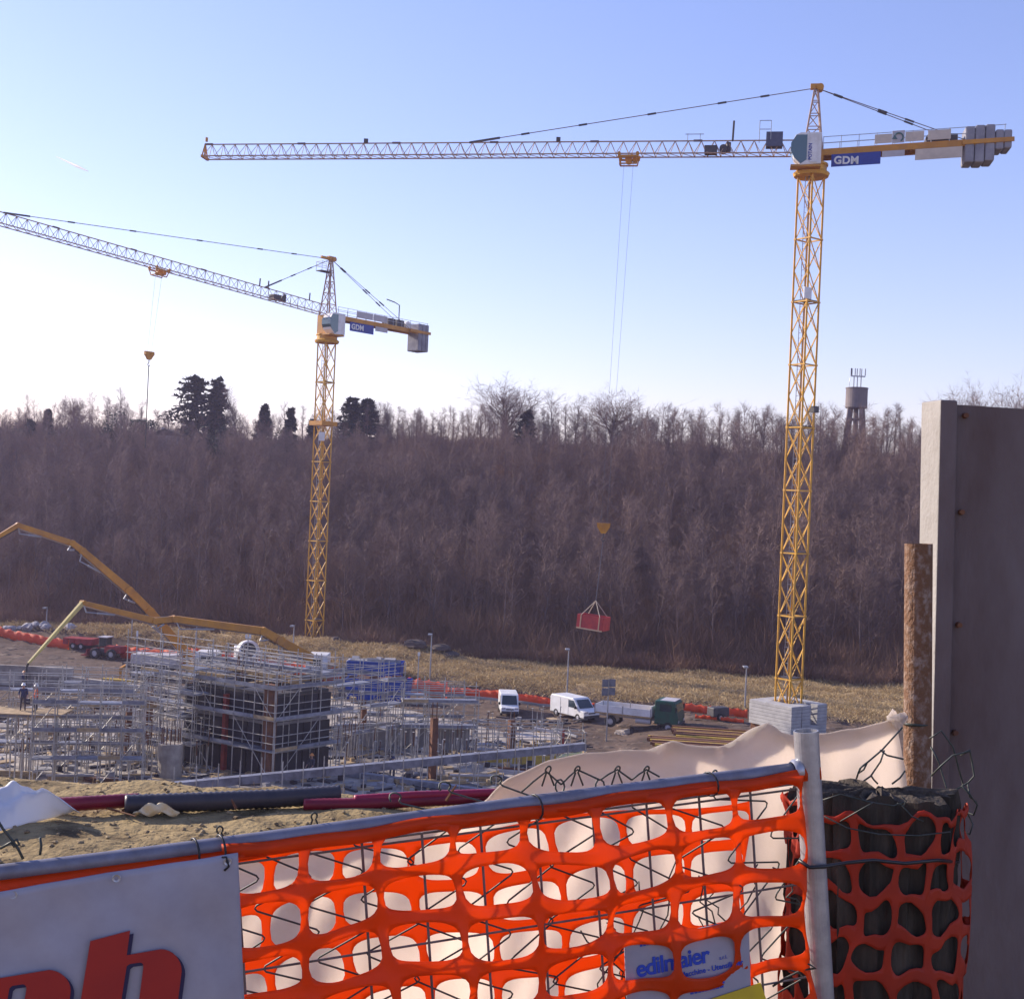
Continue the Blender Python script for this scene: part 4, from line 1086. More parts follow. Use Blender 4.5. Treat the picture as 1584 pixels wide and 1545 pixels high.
# rust brown columns
for px, py, h, wd, lab in ((668, 1205, 5.0, .42, 'tall brown column standing in the light scaffold'), (790, 1160, 2.8, .45, 'brown column left of the yellow formwork and below the small van'),
                           (228, 1150, 4.6, .5, 'brown column inside the open scaffold cage'), (197, 1165, 3.6, .4, 'thin brown column at the left side of the open scaffold cage'), (560, 1150, 3.2, .4, 'brown column right of the dark core by the concrete wall')):
    q = G(px, py, .3); t = thing('rebar_column', lab, 'column', q)
    b = MB(); b.box(q + V((0, 0, h * .42)), (wd, wd, h * .84), R(30)); b.build('column_form', M_RUST, t)
    for x in (-1, 1):
        for y in (-1, 1): piece('starter_bar', q + V((x * wd * .35, y * wd * .35, h * .8)), q + V((x * wd * .35, y * wd * .35, h * 1.05)), .03, M_RUST, t)
# yellow formwork bed
q = G(775, 1180, .3); t = thing('yellow_formwork', 'yellow timber formwork bed at the right end of the floor', 'formwork', q)
for k in range(7):
    a = q + V((-1.9 + k * .85, rs.uniform(-.2, .2), 0)); piece('form_board', a + V((0, 0, .1)), a + V((.8, .2, .1)), .12, M_YWOOD, t, 1.1, 'box')
q2 = G(830, 1172, .3); t = thing('timber_formwork', 'pale timber formwork table with bright top beside the yellow bed', 'formwork', q2)
for k in range(6): a = q2 + V((-1.6, .3 + k * .45, 1.3)); piece('board', a, a + V((3.3, .5, .0)), .42, M_CREAM, t, .08, 'box')
for x in (-1.3, 0, 1.4):
    for y in (.4, 2.2): piece('leg', q2 + V((x, y, 0)), q2 + V((x, y + .1, 1.3)), .07, M_YWOOD, t)
piece('beam', q2 + V((-.2, 2.9, 1.7)), q2 + V((2.0, 2.0, 1.55)), .2, M_PALE, t, .2, 'box'); piece('red_prop', q2 + V((2.0, 1.9, 0.0)), q2 + V((2.0, 1.9, 1.9)), .14, M_REDP, t)
q3 = G(880, 1187, .3); b = MB()
b.add([q3 + V(p) for p in ((-1.0, 0, 0), (1.2, 0, 0), (1.6, 1.4, 0), (-1.2, 1.6, 0), (-.5, .3, .9), (.9, .2, 1.15), (1.2, 1.0, .7), (-.8, 1.2, .5))], [(3, 2, 1, 0), (4, 5, 6, 7), (0, 1, 5, 4), (1, 2, 6, 5), (2, 3, 7, 6), (3, 0, 4, 7)])
tag(b.build('yellow_sheet_heap', mat('pale_yellow_sheet', (.75, .72, .25), (.6, .58, .35), rough=.6)), 'heap under a pale yellow sheet by the cream tarpaulin', 'heap')
# props standing about the floor
def props(label, px0, px1, py0, py1, n, h, group):
    for _ in range(n):
        q = G(rs.uniform(px0, px1), rs.uniform(py0, py1), .3)
        t = thing('steel_prop', label, 'prop', q, group)
        hh = h * rs.uniform(.7, 1.1); d = V((rs.uniform(-.06, .06), 0, 1)).normalized()
        piece('outer_tube', q, q + d * hh * .6, .04, M_SCAF, t); piece('inner_tube', q + d * hh * .55, q + d * hh, .028, M_RUST if rs.random() < .3 else M_SCAF, t)
        piece('head_plate', q + d * hh, q + d * (hh + .03), .1, M_SCAF, t)
props('slender steel prop in the crowd of props at left', 5, 200, 1120, 1215, 78, 3.0, 'steel props at left')
props('slender steel prop in the crowd round the open scaffold cage', 190, 345, 1110, 1205, 78, 3.4, 'steel props round the open cage')
props('slender steel prop on the floor right of the dark core', 515, 665, 1110, 1215, 72, 3.2, 'steel props right of the core')
props('slender steel prop near the yellow formwork', 660, 870, 1140, 1215, 70, 2.7, 'steel props near the yellow formwork')
# loose debris all over the floor
rd = np.random.RandomState(8)
cubes = MB(); cubes.box((0, 0, .5), (1, 1, 1)); cv_ = np.array(cubes.v, np.float32); cf_ = np.array([(a, b_, c, ) for q in cubes.f for a, b_, c in ((q[0], q[1], q[2]), (q[0], q[2], q[3]))], np.int32)
deb = []
for k in range(6):
    v = cv_.copy(); v[:, 0] *= (1.6, .5, 2.4, .9, .3, 1.2)[k]; v[:, 1] *= (.18, .4, .12, .6, .3, .9)[k]; v[:, 2] *= (.12, .25, .1, .08, .35, .05)[k]; deb.append((v, cf_))
for nm, mt, lab, cnt_ in (('site_debris', M_WOOD, 'loose timber scraps strewn over the building floor', 420), ('site_rubble', M_FORM, 'dark scraps and panels strewn over the building floor', 420), ('site_litter', M_CONCD, 'grey rubble strewn over the building floor and the mud', 420)):
    spn = []
    for _ in range(cnt_):
        px, py = rd.uniform(-20, 900), rd.uniform(1080, 1238)
        if py < 1110 and px > 620: continue
        q = G(px, py, .3); s_ = rd.uniform(.4, 1.3); spn.append((rd.randint(6), q.x, q.y, .3, s_, s_, rd.uniform(0, 6.3)))
    scatter(nm, deb, spn, mt, lab)
# timber and panels lying about
def pile(label, px, py, L, n, ang, mt, name='timber_pile', z=.3, wd=.14):
    q = G(px, py, z); t = thing(name, label, 'timber pile' if 'timber' in name else 'stack', q)
    d = V((math.cos(ang), math.sin(ang), 0)); s = V((-d.y, d.x, 0)); k = 0; lay = 0
    while k < n:
        m_ = max(2, 6 - lay)
        for j in range(m_):
            if k >= n: break
            a = q + s * (j - m_ / 2) * wd * 1.25 + V((0, 0, .07 + lay * wd)) - d * L * (.5 + rs.uniform(-.05, .05)); piece('plank', a, a + d * L * rs.uniform(.9, 1.05), wd, mt if rs.random() < .75 else M_PALE, t, wd * .85, 'box'); k += 1
        lay += 1
pile('timber lying on the bright floor below the yellow formwork', 735, 1205, 3.5, 14, .1, M_WOOD)
pile('loose timber left of the timber below the yellow formwork', 690, 1212, 3.0, 9, .5, M_WOOD)
pile('timber at the foot of the round column', 262, 1212, 2.6, 10, -.3, M_WOOD)
pile('timber on the floor by the low left scaffold', 110, 1205, 2.8, 12, .2, M_WOOD)
pile('reddish timber right of the low left scaffold', 160, 1208, 2.2, 10, -.1, M_RUST)
pile('timber behind the low wall right of the core', 590, 1130, 3.2, 12, .2, M_WOOD)
pile('pale planks on the mud by the retaining wall', 95, 1068, 4.0, 4, .35, M_WOOD)
pile('pale planks lying near the open cage rear', 190, 1052, 4.2, 4, -.25, M_YWOOD)
pile('timber before the thin low scaffold', 800, 1195, 2.6, 12, -.15, M_RUST)
pile('timber piled under the left edge scaffold', 25, 1200, 2.6, 12, .0, M_WOOD)
# rust brown sheet piles by the truck
for lab, px, py, n_, L in (('long rust brown steel sections laid flat right of the green truck', 1112, 1140, 10, 7.5), ('second bed of rust brown steel sections nearer the cream tarpaulin', 1090, 1152, 9, 8.5)):
    q = G(px, py, 1.0); t = thing('steel_section_stack', lab, 'stack', (q.x, q.y, hz(q.x, q.y)))
    for k in range(n_):
        a = V((q.x - L / 2 + rs.uniform(-.3, .3), q.y - 2 + k * .42, 0)); a.z = hz(q.x, a.y) + .12; c = a + V((L * rs.uniform(.9, 1.0), -1.2, .05)); piece('steel_section', a, c, .3, M_RUST if k % 4 else M_YWOOD, t, .2 + .1 * (k % 2), 'box')
pile('small stack of pink white bricks on the mud below the truck', 962, 1135, .9, 12, .9, M_CREAM, 'brick_stack', .1, .16)

# ------------------------------------------------------------------ road side: barrier net, lamp posts, signs
def road(px, off=-1.0):
    u = (px - CX) / FPX; Y = 125.0
    for _ in range(6): Y = yb(u * Y) + off
    return V((u * Y, Y, hz(u * Y, Y)))
def barrier(label, px0, px1, h, off, n=12, sag=.1):
    a = road(px0, off); t = thing('barrier_net', label, 'barrier', a); b = MB(); m_ = n * 4; rows = []
    for i in range(m_ + 1):
        p = road(px0 + (px1 - px0) * i / m_, off); z = hz(p.x, p.y); w_ = .05 * math.sin(i * 1.7) + .03 * math.sin(i * 3.1)
        hh = h * (1 - sag * abs(math.sin(i * math.pi / 4)) * rs.uniform(.5, 1.3))
        rows.append([V((p.x, p.y + w_, z + .08)), V((p.x, p.y + w_ * 1.6, z + hh * .5)), V((p.x, p.y + w_, z + hh))])
    vv = [q for r_ in rows for q in r_]; ff = [(i * 3 + j, (i + 1) * 3 + j, (i + 1) * 3 + j + 1, i * 3 + j + 1) for i in range(m_) for j in range(2)]
    b.add(vv, ff); o = b.build('net', M_ORNET, t, smooth=True); sd_ = o.modifiers.new('thickness', 'SOLIDIFY'); sd_.thickness = .01
    for i in range(0, m_ + 1, 4):
        p = rows[i][0]; piece('stake', V((p.x, p.y + .05, p.z - .3)), V((p.x, p.y + .05, p.z + h + .1)), .03, M_RUST, t)
barrier('orange barrier net at far left beyond the loader', -20, 118, 1.2, -1.5, 9)
barrier('tall orange barrier net between the loader and the first pump', 190, 345, 1.5, -1.5, 10)
barrier('sunlit orange barrier net behind the white drum', 300, 400, 1.2, 1.5, 7)
barrier('orange barrier net right of the white drum, behind the long boom', 395, 540, 1.7, -1, 10, .12)
barrier('pale orange barrier net right of the blue skips, torn and hanging', 632, 705, 1.7, -2.0, 5, .15)
barrier('low orange barrier net behind the white vans', 705, 935, 1.0, -.2, 15)
barrier('low orange barrier net beyond the green truck', 1040, 1170, .85, -.6, 9, .15)
barrier('crumpled orange net lying before the ballast blocks', 1090, 1165, .45, -4.5, 6, .25)
# grey kerb rail along the road
a, c = road(640, -2.2), road(940, -2.2); t = thing('road_guard_rail', 'low pale guard rail along the road behind the white vans', 'guard rail', a)
for k in range(16): p = road(640 + 19 * k, -2.2); piece('rail_post', p - V((0, 0, .2)), p + V((0, 0, .55)), .05, M_GALV, t)
for k in range(15): p, q = road(640 + 19 * k, -2.2), road(659 + 19 * k, -2.2); piece('rail', p + V((0, -.06, .5)), q + V((0, -.06, .5)), .06, M_GALV, t, .25, 'box')
LAB = {73: 'far left, above the pale boulders', 205: 'left of the first pump boom', 305: 'between the two crossing pump booms', 455: 'just left of the distant crane mast',
       668: 'right of the blue skips', 880: 'behind the white panel van', 1155: 'left of the near crane ballast'}
for px, top in ((73, 940), (205, 950), (305, 958), (455, 968), (668, 981), (880, 1004), (1155, 1031)):
    p = road(px - 3, 2.5); tp = P(px, top, p.y); p.x = tp.x; p.z = hz(p.x, p.y)
    t = thing('street_lamp', 'slim grey street lamp ' + LAB[px], 'street lamp', p, 'street lamps along the road')
    b = MB(); b.tube(p - V((0, 0, .3)), V((tp.x, p.y, tp.z)), .09, .055, n=8); b.build('pole', M_GALV, t)
    b = MB(); b.box(V((tp.x - .15, p.y - .25, tp.z + .02)), (.42, .75, .13)); b.build('lamp_head', M_GALV, t, bevel=.03)
    b = MB(); b.box(V((tp.x - .15, p.y - .3, tp.z - .06)), (.3, .5, .04)); b.build('lens', M_PALE, t)
# signs on thin posts
def signpost(label, px, base, top, d, panels, cat='sign'):
    p = P(px, base, d); tp = P(px, top, d); t = thing('sign_post', label, cat, (p.x, d, hz(p.x, d)))
    piece('post', V((tp.x, d, hz(p.x, d) - .2)), tp, .06, M_GALV, t)
    for dx, dz_, w_, h_, mt in panels: b = MB(); b.box(tp + V((dx, -.08, dz_)), (w_, .05, h_)); b.build('panel', mt, t)
M_SIGND = mat('sign_back_grey', (.13, .14, .17), (.2, .2, .23), rough=.6, scale=3)
signpost('road sign post with four small grey panels before the green truck', 942, 1158, 1050, 104, [(-.3, -.35, .5, .62, M_SIGND), (.3, -.3, .5, .62, M_SIGND), (-.3, -1.05, .5, .62, M_SIGND), (.3, -1.0, .5, .62, M_SIGND)])
signpost('thin post with small white top right of the distant mast', 648, 1092, 1012, 118, [(0, .05, .22, .35, M_WHITE)])
signpost('thin post behind the open scaffold cage with white band', 213, 1050, 975, 120, [(0, -.3, .18, .5, M_WHITE)])
signpost('thin post with twin white lamps above the white drum', 384, 1060, 985, 118, [(-.15, .05, .22, .4, M_WHITE), (.18, .05, .22, .4, M_WHITE)])

# ------------------------------------------------------------------ vehicles
def wheels(t, spots, r, w_):
    for x, y in spots:
        b = MB(); Q_ = Matrix.Rotation(math.pi / 2, 3, 'X')
        b.lathe([(r * .55, -w_ / 2), (r * .92, -w_ / 2), (r, -w_ * .32), (r, w_ * .32), (r * .92, w_ / 2), (r * .55, w_ / 2)], (x, y, r), 20, Q_); ty = b.build('wheel', M_BLACK, t)
        b = MB(); b.lathe([(.02, -w_ * .40), (r * .3, -w_ * .44), (r * .56, -w_ * .3), (r * .56, w_ * .3), (r * .3, w_ * .44), (.02, w_ * .40)], (x, y, r), 16, Q_); b.build('rim', M_PALE, ty)
def van(label, loc, rz, name='white_van', hi=1.0):
    t = thing(name, label, 'van', (0, 0, 0))
    H = 1.95 * hi
    prof = [(-2.35, .35), (2.35, .35), (2.42, .62), (2.36, .92), (1.62, 1.12), (0.98, H - .12), (0.75, H), (-2.2, H), (-2.38, H - .25)]
    b = MB(); b.prism(prof, (0, -.93, 0), (1, 0, 0), (0, 0, 1), (0, 1, 0), 1.86); bd = b.build('body', M_WHITE, t, bevel=.07)
    b = MB(); x0, z0, x1, z1 = 1.64, 1.13, 1.02, H - .14
    nrm = V((z1 - z0, 0, x0 - x1)).normalized() * .02
    b.add([V((x, y, z)) + nrm * k for k in (0.2, 1) for x, y, z in ((x0, -.8, z0), (x0, .8, z0), (x1, .72, z1), (x1, -.72, z1))], [(0, 1, 2, 3), (4, 5, 6, 7), (0, 1, 5, 4), (2, 3, 7, 6), (1, 2, 6, 5), (3, 0, 4, 7)]); b.build('windscreen', M_GLASS, t)
    for s in (-1, 1):
        b = MB(); b.prism([(0.25, 1.12), (1.40, 1.12), (0.93, H - .2), (0.25, H - .2)], (0, s * .935, 0), (1, 0, 0), (0, 0, 1), (0, s, 0), .012); b.build('side_window', M_GLASS, t)
        b = MB(); b.box((1.3, s * 1.06, 1.2), (.12, .2, .26)); b.build('mirror', M_BLACK, t, bevel=.03)
        b = MB(); b.box((2.30, s * .66, .86), (.22, .4, .2)); b.build('headlight', M_PALE, t, bevel=.03)
        b = MB(); b.bar((0.2, s * .937, .4), (0.2, s * .937, H - .15), .015, .01); b.bar((-.9, s * .937, .4), (-.9, s * .937, H - .15), .015, .01); b.build('door_gap', M_DARK, t)
    b = MB(); b.box((2.36, 0, .48), (.16, 1.8, .26)); b.build('bumper', M_DARK, t, bevel=.04)
    b = MB(); b.box((2.385, 0, .78), (.06, .8, .1)); b.build('grille', M_BLACK, t)
    wheels(t, [(x, y) for x in (-1.5, 1.5) for y in (-.84, .84)], .34, .22)
    t.location = loc; t.rotation_euler = (0, 0, rz); return t
p = G(888, 1111); van('white panel van parked three quarter on, left of the flatbed truck', (p.x, p.y, hz(p.x, p.y)), R(-52))
p = G(786, 1101); van('white van facing the camera head on, left of the panel van', (p.x, p.y, hz(p.x, p.y)), R(-86), hi=1.08).scale = (.9, .88, .9)
# flatbed truck
t = thing('flatbed_truck', 'flatbed truck with dark green cab and white drop sides', 'truck', (0, 0, 0))
b = MB(); b.bar((-3.6, 0, .95), (3.0, 0, .95), .9, .22); b.build('chassis', M_PALE, t)
b = MB(); b.box((-1.4, 0, 1.2), (5.0, 2.3, .16)); bed = b.build('bed', M_WOOD, t)
for s in (-1, 1):
    for k in range(2):
        b = MB(); b.box((-2.65 + 2.5 * k, s * 1.17, 1.55), (2.44, .05, .62)); b.build('drop_side', M_WHITE, t, bevel=.01)
    for x in (-3.88, -1.4, 1.08): b = MB(); b.box((x, s * 1.18, 1.57), (.07, .09, .74)); b.build('stanchion', M_GALV, t)
b = MB(); b.box((1.13, 0, 1.7), (.06, 2.3, .9)); b.box((-3.92, 0, 1.55), (.05, 2.3, .62)); b.build('headboard', M_WHITE, t)
b = MB(); b.prism([(-.85, 0.75), (1.15, 0.75), (1.22, 1.35), (1.12, 1.75), (0.92, 2.6), (0.7, 2.72), (-.85, 2.72)], (2.25, -1.15, 0), (1, 0, 0), (0, 0, 1), (0, 1, 0), 2.3); cb = b.build('cab', M_GREEN, t, bevel=.07)
b = MB(); b.box((2.45, 0, 2.74), (1.3, 1.9, .05)); b.build('roof_panel', M_PALE, cb, bevel=.02)
b = MB(); b.box((3.28, 0, 2.2), (.06, 2.05, .62), M=Matrix.Rotation(R(-13), 3, 'Y')); b.build('windscreen', M_GLASS, cb)
for s in (-1, 1):
    b = MB(); b.box((2.35, s * 1.155, 2.15), (1.0, .03, .6)); b.build('side_window', M_GLASS, cb)
    b = MB(); b.box((3.3, s * 1.36, 2.1), (.1, .16, .45)); b.build('mirror', M_BLACK, cb)
    b = MB(); b.box((3.44, s * .85, 1.05), (.06, .3, .2)); b.build('headlight', M_PALE, cb)
b = MB(); b.box((3.4, 0, .75), (.2, 2.25, .3)); b.build('bumper', M_DARK, t)
b = MB(); b.tube((-.3, -.75, .8), (1.0, -.75, .8), .25, n=12); b.build('fuel_tank', M_PALE, t)
wheels(t, [(2.6, -1.0), (2.6, 1.0), (-2.5, -.95), (-2.5, .95)], .5, .32)
p = G(992, 1131, .2); t.location = (p.x, p.y, hz(p.x, p.y)); t.rotation_euler = (0, 0, R(-22))
# blue skips
def skip(label, px, py, wpx, h, rz):
    p = G(px, py); t = thing('blue_skip', label, 'skip', (0, 0, 0)); L = wpx / FPX * p.y; W = 2.3
    b = MB(); th = .07
    for s in (-1, 1):
        b.add([V((x, s * (W / 2 - k), z)) for k in (0, th) for x, z in ((-L / 2 + .25, 0), (L / 2 - .25, 0), (L / 2, h), (-L / 2, h))], [(0, 1, 2, 3), (4, 5, 6, 7), (0, 1, 5, 4), (1, 2, 6, 5), (2, 3, 7, 6), (3, 0, 4, 7)])
        b.add([V((s * (x - k), y, z)) for k in (0, th) for x, y, z in ((L / 2 - .25, -W / 2, 0), (L / 2 - .25, W / 2, 0), (L / 2, W / 2, h), (L / 2, -W / 2, h))], [(0, 1, 2, 3), (4, 5, 6, 7), (0, 1, 5, 4), (1, 2, 6, 5), (2, 3, 7, 6), (3, 0, 4, 7)])
    b.box((0, 0, .04), (L - .5, W, .08)); b.build('box', M_SKIP, t)
    for k in range(7):
        x = -L / 2 + .45 + k * (L - .9) / 6; b = MB(); b.box((x, -W / 2 - .04, h * .48), (.09, .09, h * .92)); b.build('rib', M_SKIP, t)
    b = MB()
    for s in (-1, 1): b.bar((-L / 2, s * (W / 2 + .02), h), (L / 2, s * (W / 2 + .02), h), .12, .1)
    b.build('rim', M_SKIP, t)
    b = MB()
    for k in range(8): b.box((-L * .4 + k * L * .11, rs.uniform(-.6, .6), h - .1 + rs.uniform(-.1, .2)), (rs.uniform(.5, 1.1), .7, .5), rs.uniform(0, 3), M=Matrix.Rotation(rs.uniform(-.5, .5), 3, 'X'))
    b.build('rubble', M_CONCD if h > 2 else M_RUST, t)['kind'] = 'stuff'
    t.location = (p.x, p.y, 0); t.rotation_euler = (0, 0, rz)
skip('taller blue steel skip standing behind, rubble showing over its rim', 580, 1062, 84, 2.6, R(-4))
skip('longer blue steel skip standing in front of the taller one', 585, 1082, 100, 2.0, R(-6))
# mixer drum truck (its white drum shows over the scaffold)
p = G(381, 1050); t = thing('concrete_mixer_truck', 'concrete mixer truck with white open drum showing above the scaffold', 'mixer truck', (0, 0, 0))
Qx = Matrix.Rotation(R(-72), 3, 'X')
b = MB(); b.lathe([(.75, 2.3), (.92, 2.25), (1.0, 2.1), (1.25, 1.2), (1.28, 0), (.95, -1.4), (.4, -2.0)], (0, 0, 2.55), 24, Qx.inverted() @ Matrix.Identity(3)); dr = b.build('drum', M_WHITE, t, smooth=True)
b = MB(); b.lathe([(.02, 2.12), (.74, 2.12), (.74, 2.28)], (0, 0, 2.55), 24, Qx.inverted()); b.build('drum_mouth', M_DARK, dr)
b = MB(); b.box((0, .6, 1.0), (.9, 7.0, .35)); b.build('chassis', M_DARK, t)
b = MB(); b.box((0, 4.0, 1.8), (2.4, 1.9, 2.1)); b.build('cab', M_WHITE, t, bevel=.08)
b = MB(); b.bar((-.5, -2.4, 2.9), (-.2, -3.2, 1.6), .5, .08); b.build('chute', M_GALV, t)
for y in (3.8, -.6, -1.9): 
    for x in (-1.0, 1.0): b = MB(); b.tube((x - .15, y, .5), (x + .15, y, .5), .5, n=16); b.build('wheel', M_BLACK, t)
t.location = (p.x, p.y, 0); t.rotation_euler = (0, 0, R(14))
# loader
p = G(168, 1018); t = thing('wheel_loader', 'red and black wheel loader standing on the mud bank at left', 'loader', (0, 0, 0))
b = MB(); b.box((-.9, 0, 1.25), (2.3, 1.5, .9)); b.build('engine_cover', M_TRED, t, bevel=.08)
b = MB(); b.box((.9, 0, 1.0), (1.9, 1.0, .6)); b.build('front_frame', M_DARK, t, bevel=.05)
for x in (.05, 1.05):
    for y in (-.65, .65): piece('cab_post', (x, y, 1.4), (x, y, 2.75), .06, M_DARK, t)
b = MB(); b.box((.55, 0, 2.8), (1.4, 1.6, .12)); b.build('cab_roof', M_PALE, t, bevel=.03)
for y in (-.66, .66): b = MB(); b.box((.55, y, 2.15), (.95, .03, 1.1)); b.build('cab_window', M_GLASS, t)
for y in (-.5, .5): b = MB(); b.bar((.9, y, 1.5), (2.6, y, .9), .16, .25); b.build('lift_arm', M_TRED, t)
b = MB(); b.prism([(0, 0), (.9, .05), (.95, .15), (.2, .3), (.1, .9), (0, .95)], (2.5, -1.2, .25), (1, 0, 0), (0, 0, 1), (0, 1, 0), 2.4); b.build('bucket', M_TRED, t)
wheels(t, [(-1.0, -1.0), (-1.0, 1.0), (1.4, -1.0), (1.4, 1.0)], .7, .45)
t.location = (p.x, p.y, hz(p.x, p.y)); t.rotation_euler = (0, 0, R(165)); t.scale = (.85, .85, .85)
p = G(125, 1008); t = thing('red_trailer', 'low red trailer beside the loader, half hidden by the mud bank', 'trailer', (0, 0, 0))
b = MB(); b.box((0, 0, .9), (3.6, 1.8, .7)); b.build('body', M_TRED, t, bevel=.03)
for x in (-1.2, -.4, .4, 1.2): b = MB(); b.box((x, -.93, .9), (.08, .06, .7)); b.build('rib', M_TRED, t)
wheels(t, [(-.5, -.85), (-.5, .85), (.5, -.85), (.5, .85)], .38, .22)
t.location = (p.x, p.y, hz(p.x, p.y)); t.rotation_euler = (0, 0, R(-12))
# small compressor near the crumpled net
p = G(1110, 1120, .9); t = thing('compressor', 'small dark wheeled compressor before the orange net right of the truck', 'compressor', (0, 0, 0))
b = MB(); b.box((0, 0, .75), (1.7, 1.0, .8)); b.build('housing', M_DARK, t, bevel=.08)
b = MB(); b.bar((.8, 0, .45), (1.7, 0, .35), .1); b.build('tow_bar', M_REDP, t); wheels(t, [(-.2, -.6), (-.2, .6)], .33, .2)
t.location = (p.x, p.y, hz(p.x, p.y)); t.rotation_euler = (0, 0, .5)

# boulders and soil heaps
M_ROCK = mat('pale_boulder_stone', (.42, .40, .40), (.26, .25, .26), rough=.95, scale=1.5, bump=.4, bscale=6)
def boulder(label, px, py, s, seed, group=None, mt=M_ROCK, name='boulder', cat='boulder', flat=.75, z=None):
    r2 = random.Random(seed); Y = ridge_y(px, -4); X = (px - CX) / FPX * Y
    p = V((X, Y, hz(X, Y))) if z is None else z
    bm = bmesh.new(); bmesh.ops.create_icosphere(bm, subdivisions=2, radius=s)
    k = [r2.uniform(.5, 1.5) for _ in range(6)]
    for v in bm.verts:
        c_ = v.co.copy(); f = 1 + .3 * math.sin(c_.x / s * 2.3 * k[0] + k[1] * 5) * math.cos(c_.y / s * 2.6 * k[2]) + .15 * math.sin(c_.z / s * 5 * k[3] + 3 * k[4])
        v.co = V((c_.x * f, c_.y * f * k[5] ** .3, c_.z * f * flat + s * .35))
    me = bpy.data.meshes.new(name); bm.to_mesh(me); bm.free(); me.materials.append(mt)
    o = bpy.data.objects.new(name, me); col.objects.link(o); o.location = p; o.rotation_euler = (0, 0, r2.uniform(0, 6)); return tag(o, label, cat, group)
for k in range(17):
    boulder('pale boulder in the heap on the bank at far left', 22 + k * 6.5 + rs.uniform(-4, 4), 0, rs.uniform(.3, .75), 100 + k, 'pale boulders on the bank')
M_SOIL = mat('dark_soil', (.075, .055, .05), (.12, .09, .07), rough=1, scale=1.2, bump=.4, bscale=5)
for k, px in enumerate((655, 690, 706)):
    boulder('dark soil heap on the grass bank, %s of three right of the blue skips' % ('left', 'middle', 'right')[k], px, 0, 1.5 - .2 * k, 200 + k, None, M_SOIL, 'soil_heap', 'soil heap', .32)
for k, (px, py) in enumerate(((530, 1005), (528, 1018))):
    boulder('small dark stone on the grass right of the distant mast, %s one' % ('upper', 'lower')[k], px, 0, .55, 220 + k, None, M_SOIL, 'stone', 'stone')

# ------------------------------------------------------------------ workers
M_SKIN = mat('skin', (.42, .25, .18), rough=.6); M_NAVY = mat('navy_workwear', (.03, .04, .09), (.05, .06, .12), rough=.9, scale=9)
M_VEST = mat('orange_workwear', (.85, .16, .03), (.7, .12, .03), rough=.8, scale=9); M_TROU = mat('dark_trousers', (.05, .05, .07), (.08, .075, .09), rough=.9, scale=9)
M_HELM = mat('white_helmet', (.8, .78, .74), rough=.4); M_HELO = mat('orange_helmet', (.8, .3, .08), rough=.4)
def person(label, loc, rz, top, helm, bend=0.0, h=1.75):
    t = thing('person', label, 'person', (0, 0, 0))
    verts, edges, rad = [], [], []
    def vtx(p, r, par=None):
        q = V(p)
        if q.z > .95: q = V((q.x, q.y, .95)) + Matrix.Rotation(bend, 3, 'X') @ (q - V((q.x, q.y * 0, .95)) - V((0, 0, 0))) if bend else q
        verts.append(q); rad.append(r)
        if par is not None: edges.append((par, len(verts) - 1))
        return len(verts) - 1
    pel = vtx((0, 0, .95), .15); wa_ = vtx((0, 0, 1.15), .14, pel); ch = vtx((0, 0, 1.36), .17, wa_); nk = vtx((0, .0, 1.5), .06, ch); hd = vtx((0, -.02, 1.6), .095, nk); hc = vtx((0, -.01, 1.7), .09, hd)
    vtx((0, -.12, 1.62), .02, hd)
    for s in (-1, 1):
        sh = vtx((s * .2, 0, 1.43), .075, ch); el = vtx((s * .27, -.06, 1.15), .055, sh); wr = vtx((s * .24, -.24, .97), .038, el); ha = vtx((s * .235, -.30, .93), .042, wr)
        for k in range(4): a = vtx((s * (.20 + .022 * k), -.36, .90), .012, ha); vtx((s * (.20 + .022 * k), -.385, .865 + .004 * k), .009, a)
        th_ = vtx((s * .19, -.31, .93), .013, ha); vtx((s * .175, -.345, .92), .01, th_)
        hp = vtx((s * .1, 0, .88), .11, pel); kn = vtx((s * .13, -.03 - .05 * s, .48), .07, hp); an = vtx((s * .14, .03 - .05 * s, .09), .05, kn); vtx((s * .15, -.14 - .05 * s, .04), .042, an)
    me = bpy.data.meshes.new('body'); me.from_pydata(verts, edges, []); me.update()
    o = bpy.data.objects.new('body', me); col.objects.link(o); o.parent = t
    sk = o.modifiers.new('skin', 'SKIN'); sb = o.modifiers.new('sub', 'SUBSURF'); sb.levels = 1; sb.render_levels = 1
    for i, sv in enumerate(me.skin_vertices[0].data): sv.radius = (rad[i], rad[i]); sv.use_root = (i == 0)
    dg = bpy.context.evaluated_depsgraph_get(); dg.update(); m2 = bpy.data.meshes.new_from_object(o.evaluated_get(dg)); o.modifiers.clear(); o.data = m2; m2.name = 'body'
    m2.materials.clear(); m2.materials.append(M_SKIN); m2.materials.append(top); m2.materials.append(M_TROU); m2.materials.append(M_BLACK)
    hzv = verts[nk].z; w_l = [verts[i] for i in range(len(verts))]
    for pl in m2.polygons:
        c_ = pl.center; dn = min(range(len(verts)), key=lambda i: (w_l[i] - c_).length - rad[i] * .5)
        pl.material_index = 0 if (dn in (nk, hd, hc) or rad[dn] < .043 and c_.z > .5) else (3 if c_.z < .12 else (2 if c_.z < .95 else 1)); pl.use_smooth = True
    q = verts[hc]
    b = MB(); b.lathe([(.0, .15), (.06, .14), (.105, .09), (.125, .02), (.165, .0), (.165, -.015), (.115, -.015)], q, 14); b.build('helmet', helm, t, smooth=True)
    t.location = loc; t.rotation_euler = (0, 0, rz); t.scale = (h / 1.8,) * 3; return t
WZ = 3.75
p = P(35, 1099, 81); pl_ = thing('formwork_deck', 'shuttering deck where two helmeted workers stand at left', 'deck', (p.x, p.y, .3))
zd = p.z
